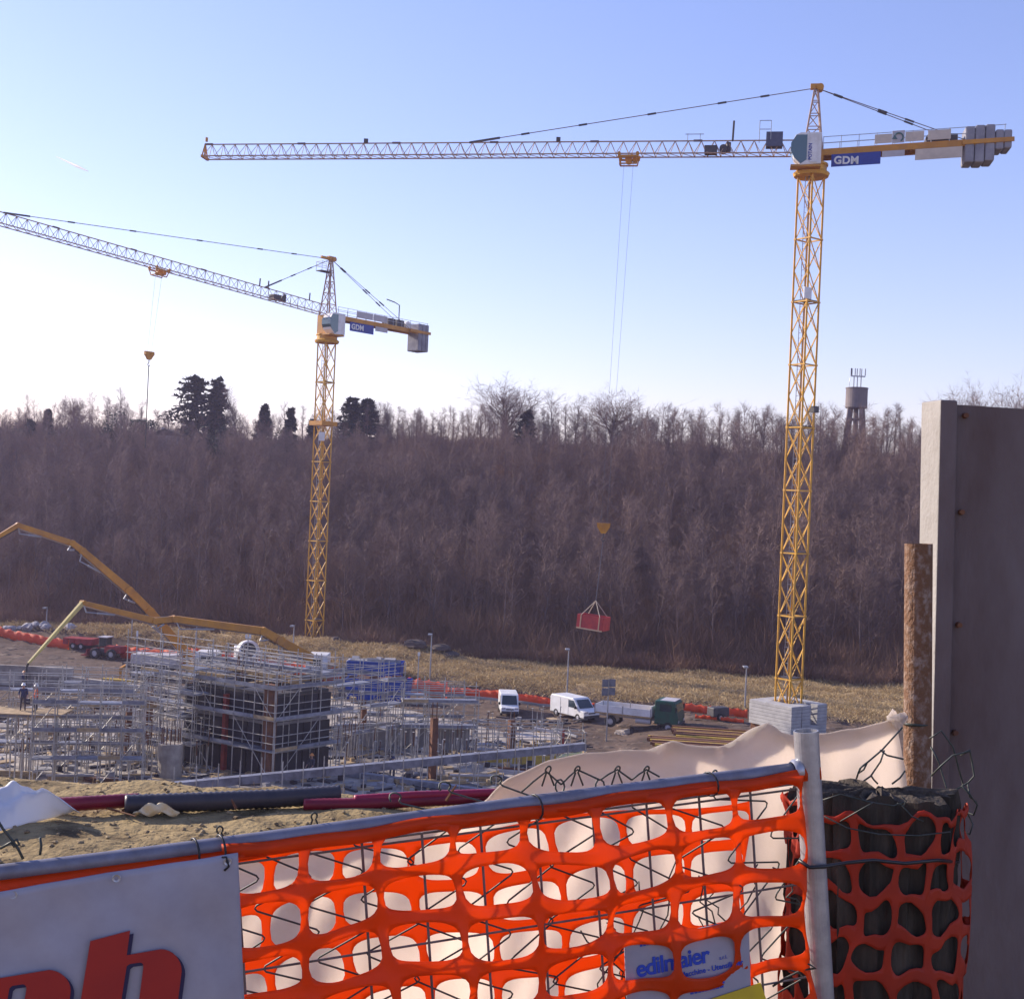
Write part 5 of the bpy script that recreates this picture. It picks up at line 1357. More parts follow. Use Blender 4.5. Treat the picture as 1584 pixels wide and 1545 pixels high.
for k in range(6): a = V((p.x - 2.4, p.y - 1 + k * .42, zd - .04)); piece('board', a, a + V((5.2, 0, 0)), .4, M_WOOD, pl_, .07, 'box')
for x in (-2.2, 0, 2.5):
    for y in (-.9, 1.0): piece('prop', V((p.x + x, p.y + y, .3)), V((p.x + x, p.y + y, zd - .07)), .05, M_SCAF, pl_)
person('worker in navy clothes and white helmet on the left shuttering deck', P(35, 1099, 81), R(20), M_NAVY, M_HELM)
person('worker in bright orange jacket and pale helmet beside the navy one', P(55, 1100, 81), R(-70), M_VEST, M_HELM)
q = G(36, 1068); person('dark dressed worker standing by the pump hose before the pale wall', (q.x, q.y, hz(q.x, q.y)), R(60), M_NAVY, M_HELO)
q = G(133, 1078); person('dark dressed worker standing alone on the mud right of the pump hose', (q.x, q.y, hz(q.x, q.y)), R(120), M_NAVY, M_HELO)
q = G(606, 1206, .3); person('worker in dark clothes bending over on the bright floor', q, R(10), M_NAVY, M_NAVY, .5)
q = G(481, 1206, .3); person('worker with orange helmet at the foot of the dark core', q, R(-30), M_TROU, M_HELO)
# ------------------------------------------------------------------ foreground terrace
rf_ = random.Random(21)
M_ONET = mat('orange_safety_net_plastic', (0.80, 0.082, 0.006), (0.66, 0.066, 0.008), rough=0.5, scale=6, transl=0.52, tcol=(1.0, 0.26, 0.006))
M_SHEET = mat('cream_geotextile', (0.80, 0.77, 0.73), (0.50, 0.44, 0.36), rough=0.9, scale=9, bump=0.6, bscale=38, transl=0.8, tcol=(0.88, 0.80, 0.73), lo=.5, hi=.85, detail=9)
M_TARP = mat('white_tarpaulin', (0.80, 0.80, 0.82), (0.72, 0.72, 0.74), rough=0.5, scale=2, transl=0.2)
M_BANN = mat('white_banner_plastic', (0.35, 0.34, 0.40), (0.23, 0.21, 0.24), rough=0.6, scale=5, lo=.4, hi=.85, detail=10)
M_RED = mat('banner_red_print', (0.36, 0.018, 0.015), (0.30, 0.015, 0.015), rough=0.5, scale=8)
M_NAVYP = mat('banner_navy_print', (0.015, 0.012, 0.06), rough=0.5)
M_SBLUE = mat('sign_blue_print', (0.02, 0.06, 0.42), rough=0.5)
M_SYEL = mat('sign_yellow_print', (0.65, 0.48, 0.02), (0.5, 0.36, 0.03), rough=0.6, scale=9)
M_WIRE = mat('green_black_wire', (0.035, 0.045, 0.04), (0.07, 0.075, 0.07), rough=0.5, metal=0.3, scale=30)
M_ROD = mat('grey_welded_rod', (0.16, 0.15, 0.16), (0.10, 0.085, 0.085), rough=0.6, metal=0.3, scale=20)
M_TUBE = mat('gate_tube_galvanised', (0.46, 0.46, 0.48), (0.33, 0.32, 0.34), rough=0.38, metal=0.55, scale=18, bump=0.05, bscale=80)
M_RAIL = mat('gate_rail_galvanised', (0.22, 0.22, 0.27), (0.16, 0.15, 0.18), rough=0.55, metal=0.35, scale=18)
M_ONETD = mat('shade_darkened_orange_net_plastic', (0.50, 0.04, 0.012), (0.36, 0.03, 0.012), rough=0.6, scale=9, transl=0.25, tcol=(0.7, 0.1, 0.01))  # net orange darkened, the deep shade round the post put into its colour
M_PIPE = mat('rusty_pipe_steel', (0.17, 0.085, 0.045), (0.36, 0.28, 0.23), rough=0.85, scale=45, bump=0.5, bscale=110, lo=.48, hi=.74, stretch=(1, 1, .8))
M_WALL = mat('precast_shaded_face_concrete', (0.21, 0.175, 0.175), (0.115, 0.078, 0.072), rough=0.92, scale=2.6, bump=0.3, bscale=40, lo=.3, hi=.72, stretch=(1, 1, .35), detail=10)  # broad face's shade is put into this darker concrete; the streaks are stains
M_WEND = mat('precast_sunlit_end_concrete', (0.34, 0.32, 0.30), (0.26, 0.24, 0.22), rough=0.92, scale=4, bump=0.25, bscale=45)  # paler copy of the wall concrete, sunlight on the end painted in
M_STUMP = mat('weathered_post_wood', (0.022, 0.017, 0.012), (0.085, 0.066, 0.048), rough=0.95, scale=14, bump=0.9, bscale=26, stretch=(1, 1, .22), lo=.4, hi=.72)
M_STOP = mat('stump_broken_top', (0.10, 0.08, 0.06), (0.04, 0.03, 0.025), rough=0.95, scale=30, bump=0.6, bscale=60)
M_CRIM = mat('crimson_plastic_pipe', (0.22, 0.012, 0.03), (0.15, 0.012, 0.03), rough=0.4, scale=5)
M_DUCT = mat('dark_corrugated_pipe', (0.045, 0.04, 0.05), (0.07, 0.06, 0.065), rough=0.45, scale=8)
M_TIE = mat('black_cable_tie', (0.015, 0.015, 0.02), rough=0.4)

FA, FB = P(0, 1350, 2.4), P(1250, 1187, 2.9)
SV = (FB - FA).normalized(); TV = (P(1270, 1545, 2.9) - P(1246, 1135, 2.9)).normalized(); FL = (FB - FA).length
NV = SV.cross(TV).normalized()
if NV.y > 0: NV = -NV
def fp(s, t, n=0.0): return FA + SV * s + TV * t + NV * n
def onp(px, py, n=0.0):
    """gate plane (s, t) under a pixel"""
    r = CF + (px - CX) / FPX * CR + (CY - py) / FPX * CU; o = FA + NV * n
    k = (o - EYE).dot(NV) / r.dot(NV); q = EYE + r * k - o
    # solve q = s*SV + t*TV
    a, b_, c_ = SV.dot(SV), SV.dot(TV), TV.dot(TV); d, e_ = q.dot(SV), q.dot(TV); det = a * c_ - b_ * b_
    return (d * c_ - e_ * b_) / det, (a * e_ - b_ * d) / det
def onv(px, py, n=0.0): s, t = onp(px, py, n); return fp(s, t, n)

# gate frame
base = fp(FL, .95); gt = thing('site_gate', 'leaning galvanised tube gate filled with welded rods, orange net hung on it', 'gate', (base.x, base.y, 18.0))
b = MB(); b.path([fp(s, 0.002 * math.sin(s * 4)) for s in np.linspace(-.6, FL - .005, 16)], 0.0165, 16); b.build('top_rail', M_RAIL, gt, smooth=True)
b = MB(); b.tube(fp(FL, -.085), fp(FL, 1.05), 0.0285, n=28, cap=False); b.tube(fp(FL, 1.05), fp(FL, -.0845), 0.0255, n=28, cap=False)
q0 = fp(FL, -.085); b.lathe([(.0255, 0), (.0285, 0)], q0, 28, (V((0, 0, 1)).rotation_difference(-TV)).to_matrix())
o = b.build('post', M_TUBE, gt, smooth=False)
b = MB(); b.tube(fp(-.6, .8), fp(FL, .8), .0165, n=12); b.build('bottom_rail', M_TUBE, gt, smooth=True)
b = MB(); b.lathe([(.021, -.012), (.026, -.006), (.026, .006), (.0205, .012)], fp(FL - .03, .003), 16, (V((0, 0, 1)).rotation_difference(SV)).to_matrix()); b.build('weld_collar', M_TUBE, gt, smooth=True)
ks = [onp(x, 1400, -.012)[0] for x in (469, 566, 659)]
pitch = (ks[2] - ks[0]) / 2; k = ks[0] - 9 * pitch
while k < FL - .03:
    piece('rod', fp(k, .033, -.012), fp(k + .006, .8, -.012), 0.0031, M_ROD, gt); k += pitch
for t_ in (.034, .046, .265, .48):
    piece('cross_rod', fp(-.6, t_, -.018), fp(FL - .02, t_ + .004, -.018), 0.0026, M_ROD, gt)

# chain link behind it
ct = thing('chain_link_mesh', 'dark wire chain link mesh behind the gate, its loose ends curling above the rail', 'wire mesh', fp(FL * .5, .9, -.03))
def wire(pts, r, parent, name='wire', n=5):
    b = MB(); b.path(pts, r, n); return b.build(name, M_WIRE, parent, smooth=True)
wl_, hl_ = .104, .062
def ck(s, t):
    m_ = 0.012 + .03 * sm((s - 1.2) / .4)
    return fp(s + float(m_ * .8 * math.sin(s * 7 + t * 11)), t + float(m_ * .9 * math.cos(s * 9.3 - t * 6)), -.03 + float(m_ * math.sin(s * 13 + t * 5)))
s0 = onp(446, 1420, -.03)[0]; kk = -7
nw = int((FL + 1.0) / wl_)
for k in range(-8, nw - 6):
    sx = s0 + k * wl_
    if sx > FL - .02: break
    loose = .80 < sx < 1.12
    t0 = -.035 if loose else .03
    pts = []; j = 0; t = t0; 
    while t < .72:
        sg_ = 1 if j % 2 else -1
        a = (sx + sg_ * wl_ / 2 * 1.03, t)
        # small knuckle at every turn
        for ds, dt in ((0, -.006), (sg_ * .004, 0), (0, .006)): pts.append(ck(a[0] + ds, a[1] + dt))
        t += hl_; j += 1
    if loose or k % 3 == 0:
        f = pts[0]; c_ = [f + SV * (.012 * math.cos(a) - .012) - TV * (.012 * math.sin(a)) + NV * .008 * math.sin(a * 2) for a in [R(x) for x in range(-40, 230, 30)]]
        pts = c_[::-1] + pts
    wire(pts, 0.0021, ct)
# tangled loose wires near the post
for k in range(9):
    s_ = rf_.uniform(1.15, FL - .06); t_ = rf_.uniform(.02, .42); pts = []
    dx, dy_ = rf_.uniform(-.02, .02), rf_.uniform(.012, .03); z = rf_.uniform(-.06, -.03)
    for j in range(9): pts.append(fp(min(s_, FL - .01), t_, z + rf_.uniform(-.012, .012))); s_ += dx + rf_.uniform(-.025, .025); t_ += dy_
    wire(pts, .0019, ct, 'loose_wire')
# loops curling above the rail
for px in (848, 893, 955, 1000, 1105, 486, 340):
    c_ = onv(px, 1190 if px in (848, 893, 955, 1000) else (1196 if px == 1105 else (1262 if px == 486 else 1283)), -.02); r_ = .0085
    pts = [c_ + SV * r_ * .7 * math.cos(a) - TV * r_ * math.sin(a) + NV * .006 * math.sin(a) for a in [R(x) for x in range(-60, 250, 25)]]
    pts = [pts[0] + TV * .03 + SV * .01] + pts + [pts[-1] + TV * .028 - SV * .012]
    wire(pts, .0021, ct, 'wire_loop')
for a, c_, d_ in (((805, 1226), (845, 1193), (868, 1213)), ((868, 1213), (893, 1190), (928, 1206)), ((928, 1206), (955, 1190), (977, 1206)), ((977, 1206), (1000, 1190), (1020, 1201))):
    wire([onv(*a, -.02), onv((a[0] + c_[0]) / 2, (a[1] + c_[1]) / 2 - 1, -.02), onv(*c_, -.022), onv(*d_, -.02)], .0021, ct, 'wire_end')
for a in (866, 928): wire([onv(a + 10 * math.cos(R(x)) * .7, 1216 + 11 * math.sin(R(x)), -.02) for x in range(0, 361, 40)], .0021, ct, 'wire_knot')

# orange nets
def net(name, label, O, f, ns, nt_, cw, ch, hw, hh, K=28, expo=3.3, material=None, skipf=None, extra=None):
    t = None; b = MB()
    def sup(a):
        c_, s_ = math.cos(a), math.sin(a); return (math.copysign(abs(c_) ** (2 / expo), c_), math.copysign(abs(s_) ** (2 / expo), s_))
    angs = sorted(set([2 * math.pi * i / K for i in range(K)] + [math.atan2(y * ch, x * cw) % (2 * math.pi) for x in (-1, 1) for y in (-1, 1)]))
    n = len(angs)
    for i in range(ns):
        for j in range(nt_):
            if skipf and skipf(i, j): continue
            cs_, ct_ = (i + .5) * cw, (j + .5) * ch; outer, mid, inner = [], [], []
            r3 = random.Random(i * 131 + j * 17 + ns); wj = hw * r3.uniform(.95, 1.03); hj_ = hh * r3.uniform(.92, 1.05)
            for a in angs:
                c_, s_ = math.cos(a), math.sin(a); k = min(cw / 2 / max(abs(c_), 1e-6), ch / 2 / max(abs(s_), 1e-6))
                ox, oy = c_ * k, s_ * k; ix, iy = sup(math.atan2(s_ * k / ch, c_ * k / cw)); ix *= wj / 2; iy *= hj_ / 2
                outer.append(f(cs_ + ox, ct_ + oy)); mid.append(f(cs_ + (ox + ix) / 2, ct_ + (oy + iy) / 2)); inner.append(f(cs_ + ix, ct_ + iy))
            b.add(outer + mid + inner, [(r_ * n + k, r_ * n + (k + 1) % n, (r_ + 1) * n + (k + 1) % n, (r_ + 1) * n + k) for r_ in (0, 1) for k in range(n)])
    if extra: extra(b)
    o = b.build(name, material or M_ONET, None, smooth=True)
    bm = bmesh.new(); bm.from_mesh(o.data); bmesh.ops.remove_doubles(bm, verts=bm.verts, dist=1e-4); bmesh.ops.recalc_face_normals(bm, faces=bm.faces); bm.to_mesh(o.data); bm.free()
    so_ = o.modifiers.new('thickness', 'SOLIDIFY'); so_.thickness = .0014; so_.offset = 0
    return tag(o, label, 'safety net')
NS0 = onp(360, 1330, .02)[0] - .02
def f1(s, t):
    s_ = s + NS0
    tt_ = t + .006 + (.008 * math.sin(s_ * 5.1 + .7) * (1 - .3 * t) + .006 * math.sin(s_ * 11 + t * 9) + .004 * math.cos(s_ * 17 - t * 14)) * float(sm(t / .12))
    n = .022 + .010 * math.sin(s_ * 6.2 + t * 4) + .008 * math.sin(t * 21 + s_ * 9) + .006 * math.sin(s_ * 23)
    n += .02 * sm((s_ - FL + .12) / .1) + .0025 * math.sin(s_ * 61 + t * 47) + .002 * math.sin(t * 83 - s_ * 37)
    s2 = s_ + .010 * math.sin(t * 13 + s_ * 4) - .004 * math.sin(t * 29)
    return fp(min(s2, FL + .028), tt_ + .05 * max(0, s_ - 1.25) * t, float(n))
def topband(b):
    vv = []
    for i in range(60):
        s_ = NS0 + (FL + .02 - NS0) * i / 59; w_ = .003 * math.sin(s_ * 13) + .002 * math.sin(s_ * 29)
        vv += [fp(s_, -.002 + w_, .021), fp(s_, .010 + w_, .026 + .003 * math.sin(s_ * 17)), fp(s_, .026 + w_, .023)]
    b.add(vv, [(i * 3 + j, (i + 1) * 3 + j, (i + 1) * 3 + j + 1, i * 3 + j + 1) for i in range(59) for j in range(2)])
def spikes(b):
    for t0, w_, e0 in ((.008, .013, .03), (.165, .008, .03), (.245, .007, .01)):
        b.add([fp(FL - .10, t0 - w_, .045), fp(FL - .02, t0 - w_ * .8, .047), fp(FL + e0, t0 - w_ * .2, .044), fp(FL + e0, t0 + w_ * .2, .044), fp(FL - .02, t0 + w_ * .8, .047), fp(FL - .10, t0 + w_, .045)], [(0, 1, 4, 5), (1, 2, 3, 4)])
ncol = int((FL - NS0) / .16)
net('safety_net', 'front layer of orange plastic safety net stretched over the gate', FA, f1, ncol, 6, .16, .104, .148, .080, extra=topband)
def f2(s, t):
    s_ = s + NS0 - .06
    tt_ = t + .016 + .042 * (1.25 - s_) + .012 * math.sin(s_ * 4.3 + 2) + .012 * math.sin(s_ * 9 - t * 7)
    n = -.055 + .012 * math.sin(s_ * 5.2 + t * 6) + .008 * math.sin(t * 19 - s_ * 7)
    return fp(min(s_ + .012 * math.sin(t * 11 + s_ * 5), FL - .0), tt_ + .03 * s_ * (1 - t), float(n))
net('safety_net', 'rear layer of orange safety net behind the chain link, showing through the front holes', FA, f2, ncol, 6, .155, .106, .140, .082)
# rolled upper edge along the rail above the banner
b = MB(); pr_ = []
for i in range(40):
    s_ = -.6 + (onp(372, 1320)[0] + .65) * i / 39; w_ = .028 + .008 * math.sin(s_ * 9)
    pr_ += [fp(s_, .010, .014), fp(s_, .010 + w_ * .5, .026 + .004 * math.sin(s_ * 21)), fp(s_, .012 + w_, .020)]
b.add(pr_, [(i * 3 + j, (i + 1) * 3 + j, (i + 1) * 3 + j + 1, i * 3 + j + 1) for i in range(39) for j in range(2)])
o = b.build('net_edge_fold', M_ONET, None, smooth=True); o.modifiers.new('thickness', 'SOLIDIFY').thickness = .0015; tag(o, 'folded orange net edge between the gate rail and the white banner', 'safety net')

# banner
n_ = .036; tl, tr = onp(-120, 1397, n_), onp(368, 1318, n_); br_ = onp(378, 1545, n_)
b = MB(); gr = []; NU, NW = 60, 30
for i in range(NU + 1):
    for j in range(NW + 1):
        u_, v_ = i / NU, j / NW; s_ = tl[0] + (tr[0] - tl[0]) * u_ + v_ * (br_[0] - tr[0]) * 1.5; t_ = tl[1] + (tr[1] - tl[1]) * u_ + v_ * .42
        gr.append(fp(s_, t_, n_ + .003 * math.sin(u_ * 9 + v_ * 3) + .0025 * math.sin(v_ * 12 + u_ * 7) + .0015 * math.sin(u_ * 31 - v_ * 13)))
b.add(gr, [(i * (NW + 1) + j, (i + 1) * (NW + 1) + j, (i + 1) * (NW + 1) + j + 1, i * (NW + 1) + j + 1) for i in range(NU) for j in range(NW)])
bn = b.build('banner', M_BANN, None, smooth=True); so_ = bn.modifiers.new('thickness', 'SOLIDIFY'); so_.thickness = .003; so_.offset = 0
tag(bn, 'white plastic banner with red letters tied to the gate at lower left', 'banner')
def glyph(name, poly, n, mt, dx=0, dy_=0):
    pts = [onp((x + dx) / 3.96, 1380 + (y + dy_) / 3.96, n) for x, y in poly]; k = len(pts)
    b = MB(); b.add([fp(s_, t_, n) for s_, t_ in pts] + [fp(s_, t_, n + .0008) for s_, t_ in pts], [tuple(range(k)), tuple(range(k, 2 * k))] + [(i, (i + 1) % k, k + (i + 1) % k, k + i) for i in range(k)])
    o = b.build(name, mt, bn)
    bm = bmesh.new(); bm.from_mesh(o.data); bmesh.ops.triangulate(bm, faces=[f for f in bm.faces if len(f.verts) > 4]); bm.to_mesh(o.data); bm.free(); return o
def arc(cx_, cy_, rx, ry, a0, a1, n=8): return [(cx_ + rx * math.cos(R(a0 + (a1 - a0) * i / n)), cy_ + ry * math.sin(R(a0 + (a1 - a0) * i / n))) for i in range(n + 1)]
Hh = [(553, 297), (797, 232), (776, 383)] + [(985, 346)] + arc(985, 480, 128, 134, -90, 0) + [(1060, 900), (820, 900), (878, 455)] + arc(858, 447, 20, 20, 10, -90, 4) + [(795, 436), (776, 450), (705, 900), (455, 900)]
Nn = [(-190, 555), (300, 473)] + arc(290, 600, 143, 128, -88, 0) + [(400, 900), (110, 900), (162, 590)] + arc(140, 585, 22, 25, 10, -90, 4) + [(75, 570), (58, 585), (0, 900), (-240, 900)]
glyph('letter_shadow', Hh, n_ + .0085, M_NAVYP, 22, 18); glyph('letter_shadow', Nn, n_ + .0085, M_NAVYP, 22, 18)
glyph('letter', Hh, n_ + .0100, M_RED); glyph('letter', Nn, n_ + .0100, M_RED)
for x, y in ((352, 1332), (180, 1358), (20, 1384)):
    c_ = onv(x, y, .036 + .006); b = MB(); b.lathe([(.004, 0), (.0075, .001), (.0085, 0)], c_, 14, V((0, 0, 1)).rotation_difference(NV).to_matrix()); b.build('eyelet', M_TUBE, bn)
# cable ties
def tie(label, px, py, n=0.0, tail=()):
    s_, t_ = onp(px, py); b = MB(); r_ = .021
    b.path([fp(s_ + .008 * math.sin(a), r_ * 1.25 * math.cos(a) + .006, r_ * 1.3 * math.sin(a) + .008) for a in [2 * math.pi * k / 16 for k in range(17)]] , .0024, 5)
    if tail: b.path([fp(s_, .016, .038)] + [onv(x, y, .042) for x, y in tail], .0024, 5)
    return tag(b.build('cable_tie', M_TIE, None, smooth=True), label, 'cable tie')
tie('black cable tie with dangling end at the banner corner', 340, 1298, tail=((350, 1325), (354, 1340), (347, 1346)))
tie('black cable tie on the rail just left of the banner corner', 300, 1303)
tie('black cable tie on the rail above the middle of the net', 826, 1240)
tie('thin black tie on the rail right of the middle of the net', 1095, 1203)

# blue and white company sign behind the front net
n_ = .004
pl = [onp(x, y, n_) for x, y in ((965, 1460), (1157, 1418), (1163, 1600), (972, 1620))]
b = MB(); b.add([fp(s_, t_, n_ + d_) for d_ in (0, .003) for s_, t_ in pl], [(0, 1, 2, 3), (4, 5, 6, 7), (0, 1, 5, 4), (1, 2, 6, 5), (2, 3, 7, 6), (3, 0, 4, 7)])
sg = b.build('trade_sign', M_BANN); tag(sg, 'white sign with blue lettering held behind the orange net', 'sign')
exs = (onv(1118, 1478, n_) - onv(988, 1506, n_)).normalized(); eys = -(TV - exs * TV.dot(exs)).normalized()
if exs.cross(eys).dot(NV) < 0: eys = eys
text('lettering', 'edilmaier', .052, onv(985, 1511, n_ + .0045), exs, eys, M_SBLUE, sg, .0004, .0012, .92)
text('lettering', 's.r.l.', .012, onv(1113, 1484, n_ + .0045), exs, eys, M_SBLUE, sg, .0004)
text('lettering', 'Attrezzature - Macchine - Utensili per', .0165, onv(988, 1526, n_ + .0045), exs, eys, M_SBLUE, sg, .0004, .0003)
for px0, px1, py, hb in ((990, 1040, 1464, .011), (1086, 1120, 1443, .010), (1072, 1118, 1531, .005), (1068, 1120, 1538, .005)):
    b = MB(); a = onv(px0, py, n_ + .0042); L = (onv(px1, py, n_) - onv(px0, py, n_)).length; k = 0.0
    while k < L:
        w_ = rf_.uniform(.004, .009); p0 = a + exs * k; b.add([p0, p0 + exs * w_, p0 + exs * w_ + eys * hb, p0 + eys * hb], [(0, 1, 2, 3)]); k += w_ + .0018
    b.build('faded_print', M_SBLUE, sg)
pl = [onp(x, y, .010) for x, y in ((1085, 1549), (1176, 1519), (1190, 1560), (1090, 1590))]
b = MB(); b.add([fp(s_, t_, .010 + d_) for d_ in (0, .002) for s_, t_ in pl], [(0, 1, 2, 3), (4, 5, 6, 7), (0, 1, 5, 4), (1, 2, 6, 5), (2, 3, 7, 6), (3, 0, 4, 7)])
tag(b.build('yellow_sign', M_SYEL), 'yellow sign corner below the white sign behind the net', 'sign')

# cream geotextile sheet behind the gate
EDGE = [(-260, 1405, 3.25), (0, 1367, 3.2), (250, 1333, 3.2), (370, 1316, 3.2), (500, 1293, 3.22), (600, 1278, 3.25), (700, 1258, 3.3), (748, 1240, 3.35), (762, 1224, 3.36), (782, 1207, 3.38), (820, 1190, 3.4), (850, 1178, 3.42), (880, 1170, 3.43), (920, 1164, 3.45), (970, 1160, 3.46), (1010, 1158, 3.47),
        (1030, 1149, 3.47), (1043, 1144, 3.48), (1058, 1150, 3.48), (1080, 1154, 3.49), (1110, 1153, 3.5), (1140, 1142, 3.5), (1162, 1126, 3.5), (1180, 1116, 3.5), (1190, 1121, 3.5), (1205, 1133, 3.5), (1235, 1138, 3.51), (1280, 1133, 3.53), (1330, 1126, 3.56), (1365, 1119, 3.6), (1380, 1113, 3.62), (1392, 1108, 3.64)]
def edge_at(x):
    for i in range(len(EDGE) - 1):
        if EDGE[i][0] <= x <= EDGE[i + 1][0]:
            f = (x - EDGE[i][0]) / (EDGE[i + 1][0] - EDGE[i][0]); f = f * f * (3 - 2 * f) * .4 + f * .6
            return [EDGE[i][k] * (1 - f) + EDGE[i + 1][k] * f for k in range(3)]
    return EDGE[-1]
b = MB(); vv = []; NX, NR = 150, 26
for i in range(NX + 1):
    px, py, d_ = edge_at(-260 + (1392 + 260) * i / NX); tp = P(px, py, d_)
    for j in range(NR + 1):
        if j <= 4:       # folded back behind the edge
            a = j / 4; q = tp + V((0, .025 * (1 - a), -.02 * (1 - a) ** 1.3))
        else:
            a = (j - 4) / (NR - 4); zz = tp.z + (17.97 - tp.z) * a
            q = V((tp.x, tp.y - .10 * math.sin(a * 2.6) - .10 * a, zz))
        fold = .012 * math.sin(tp.x * 9 + (j / NR) * 2) + .012 * abs(math.sin(tp.x * 11 - j * .13)) + .008 * math.sin(j * .5 + tp.x * 5) + .010 * abs(math.sin(tp.x * 19 + j * .31)) + .004 * math.sin(tp.x * 47 + j * .9)
        vv.append(q + V((.01 * math.sin(j * .8 + tp.x * 7), fold * min(1, abs(j - 4) / 4 + .15), .0015 * math.sin(tp.x * 60))))
b.add(vv, [(i * (NR + 1) + j, (i + 1) * (NR + 1) + j, (i + 1) * (NR + 1) + j + 1, i * (NR + 1) + j + 1) for i in range(NX) for j in range(NR)])
o = b.build('geotextile_sheet', M_SHEET, None, smooth=True); so_ = o.modifiers.new('thickness', 'SOLIDIFY'); so_.thickness = .004
tag(o, 'cream geotextile sheet hung behind the gate and tied to the rusty pipe', 'tarpaulin')
# knot of sheet at the pipe
b = MB(); c_ = P(1388, 1112, 3.62); vv = []; n = 14
for i in range(9):
    for j in range(n):
        a = 2 * math.pi * j / n; r_ = (.022 + .014 * math.sin(i * 1.3 + j * 1.7)) * (1 - abs(i - 4) / 6); vv.append(c_ + V(((i - 4) * .007, r_ * math.cos(a), r_ * math.sin(a) + .006 * math.sin(i))))
b.add(vv, [(i * n + j, i * n + (j + 1) % n, (i + 1) * n + (j + 1) % n, (i + 1) * n + j) for i in range(8) for j in range(n)] + [tuple(range(n)), tuple(8 * n + j for j in range(n))])
k_ = b.build('sheet_knot', M_SHEET, o, smooth=True)

# rusty pipe
pt, pb = P(1421, 841, 3.68), P(1411, 1560, 3.68); pb = pt + (pb - pt).normalized() * 2.2
pb = V((pb.x, pb.y, 17.8)); t = thing('rusty_pipe', 'upright rusty steel pipe with flaking paint beside the concrete wall', 'pipe', pb)
rr = 21.0 / FPX * 3.68; zt_ = pt.z - pb.z; ax = (pt - pb).normalized(); Qp = V((0, 0, 1)).rotation_difference(ax).to_matrix(); Lp = (pt - pb).length
b = MB(); b.lathe([(rr, 0), (rr * 1.01, Lp * .3), (rr, Lp * .6), (rr, Lp), (rr * .86, Lp), (rr * .86, Lp - .4)], pb, 32, Qp); b.build('tube', M_PIPE, t, smooth=False)
b = MB(); b.lathe([(rr * 1.0, -.004), (rr * 1.06, -.002), (rr * 1.06, .002), (rr * 1.0, .004)], P(1417, 1118, 3.68), 24, Qp); b.build('tie_wire', M_WIRE, t, smooth=True)

# weathered stump with net round it
SC = P(1352, 1400, 3.3); sx_, sy_ = SC.x, SC.y; sr = 129 / FPX * 3.3; stz = P(1352, 1222, 3.3).z
t = thing('weathered_post', 'thick weathered post with rough broken top wrapped in orange net', 'post', (sx_, sy_, 18.0))
b = MB(); n = 72; vv = []; prof_z = list(np.linspace(17.95, stz, 34)); lean = P(1352, 1222, 3.3).x - P(1362, 1545, 3.3).x
for i, z in enumerate(prof_z):
    for j in range(n):
        a = 2 * math.pi * j / n; g_ = .012 * math.sin(a * 17 + math.sin(z * 6)) + .008 * math.sin(a * 31 + z * 9) + .010 * math.sin(a * 5 + z * 4) + rf_.uniform(-.004, .004)
        if abs(((a - R(285) + math.pi) % (2 * math.pi)) - math.pi) < .12 and z > stz - .16: g_ -= .05
        r_ = sr * (1 - .05 * i / 34) + g_; zz = z
        if i == len(prof_z) - 1: zz = z - .006 + .008 * math.sin(a * 3 + 1) + .006 * math.sin(a * 11) + rf_.uniform(-.006, .006); r_ -= .006
        vv.append((sx_ + lean * (z - 18.6) * .8 + r_ * math.cos(a), sy_ + r_ * math.sin(a) * .42, zz))
k0 = len(vv)
b.add(vv, [(i * n + j, i * n + (j + 1) % n, (i + 1) * n + (j + 1) % n, (i + 1) * n + j) for i in range(33) for j in range(n)]); b.build('shaft', M_STUMP, t, smooth=False)
b = MB(); ring = vv[-n:]; vt = list(ring); cen = V((sx_ + lean * .2, sy_, stz + .004))
for f in (.7, .35): vt += [tuple(V(p).lerp(cen, 1 - f) + V((0, 0, rf_.uniform(-.012, .012)))) for p in ring]
vt.append(tuple(cen)); b.add(vt, [(r_ * n + j, r_ * n + (j + 1) % n, (r_ + 1) * n + (j + 1) % n, (r_ + 1) * n + j) for r_ in (0, 1) for j in range(n)] + [(2 * n + j, 2 * n + (j + 1) % n, 3 * n) for j in range(n)])
b.build('broken_top', M_STOP, t, smooth=False)
ztop = P(1352, 1268, 3.1).z; ncell = 9; cwid = 2 * math.pi * (sr + .014) * .62 / ncell
def f3(s, tt):
    a = R(150) + (s / (ncell * cwid)) * R(225); z = ztop - tt - .020 * math.sin((a - R(180)) * 1.0) * (1 - tt) - .005 * math.sin(a * 7 + tt * 9) * (1.4 - tt)
    if tt < .1: z -= .006 * math.sin(a * 3 + 1)
    z += .010 * math.sin(a * 9 - tt * 17) + .007 * math.sin(a * 19 + tt * 31); a += .05 * math.sin(tt * 13 + a * 4) + .03 * math.sin(tt * 29)
    r_ = sr + .018 + .014 * math.sin(a * 5 + tt * 11) * (1 - .5 * tt) + .004 * math.sin(a * 27 + tt * 40)
    return V((sx_ + lean * (z - 18.6) * .8 + r_ * math.cos(a), sy_ + r_ * math.sin(a) * .42 - .004, z))
net('safety_net', 'orange safety net wrapped round the thick weathered post', None, f3, ncell, 6, cwid, .103, cwid * .83, .076, material=M_ONETD)
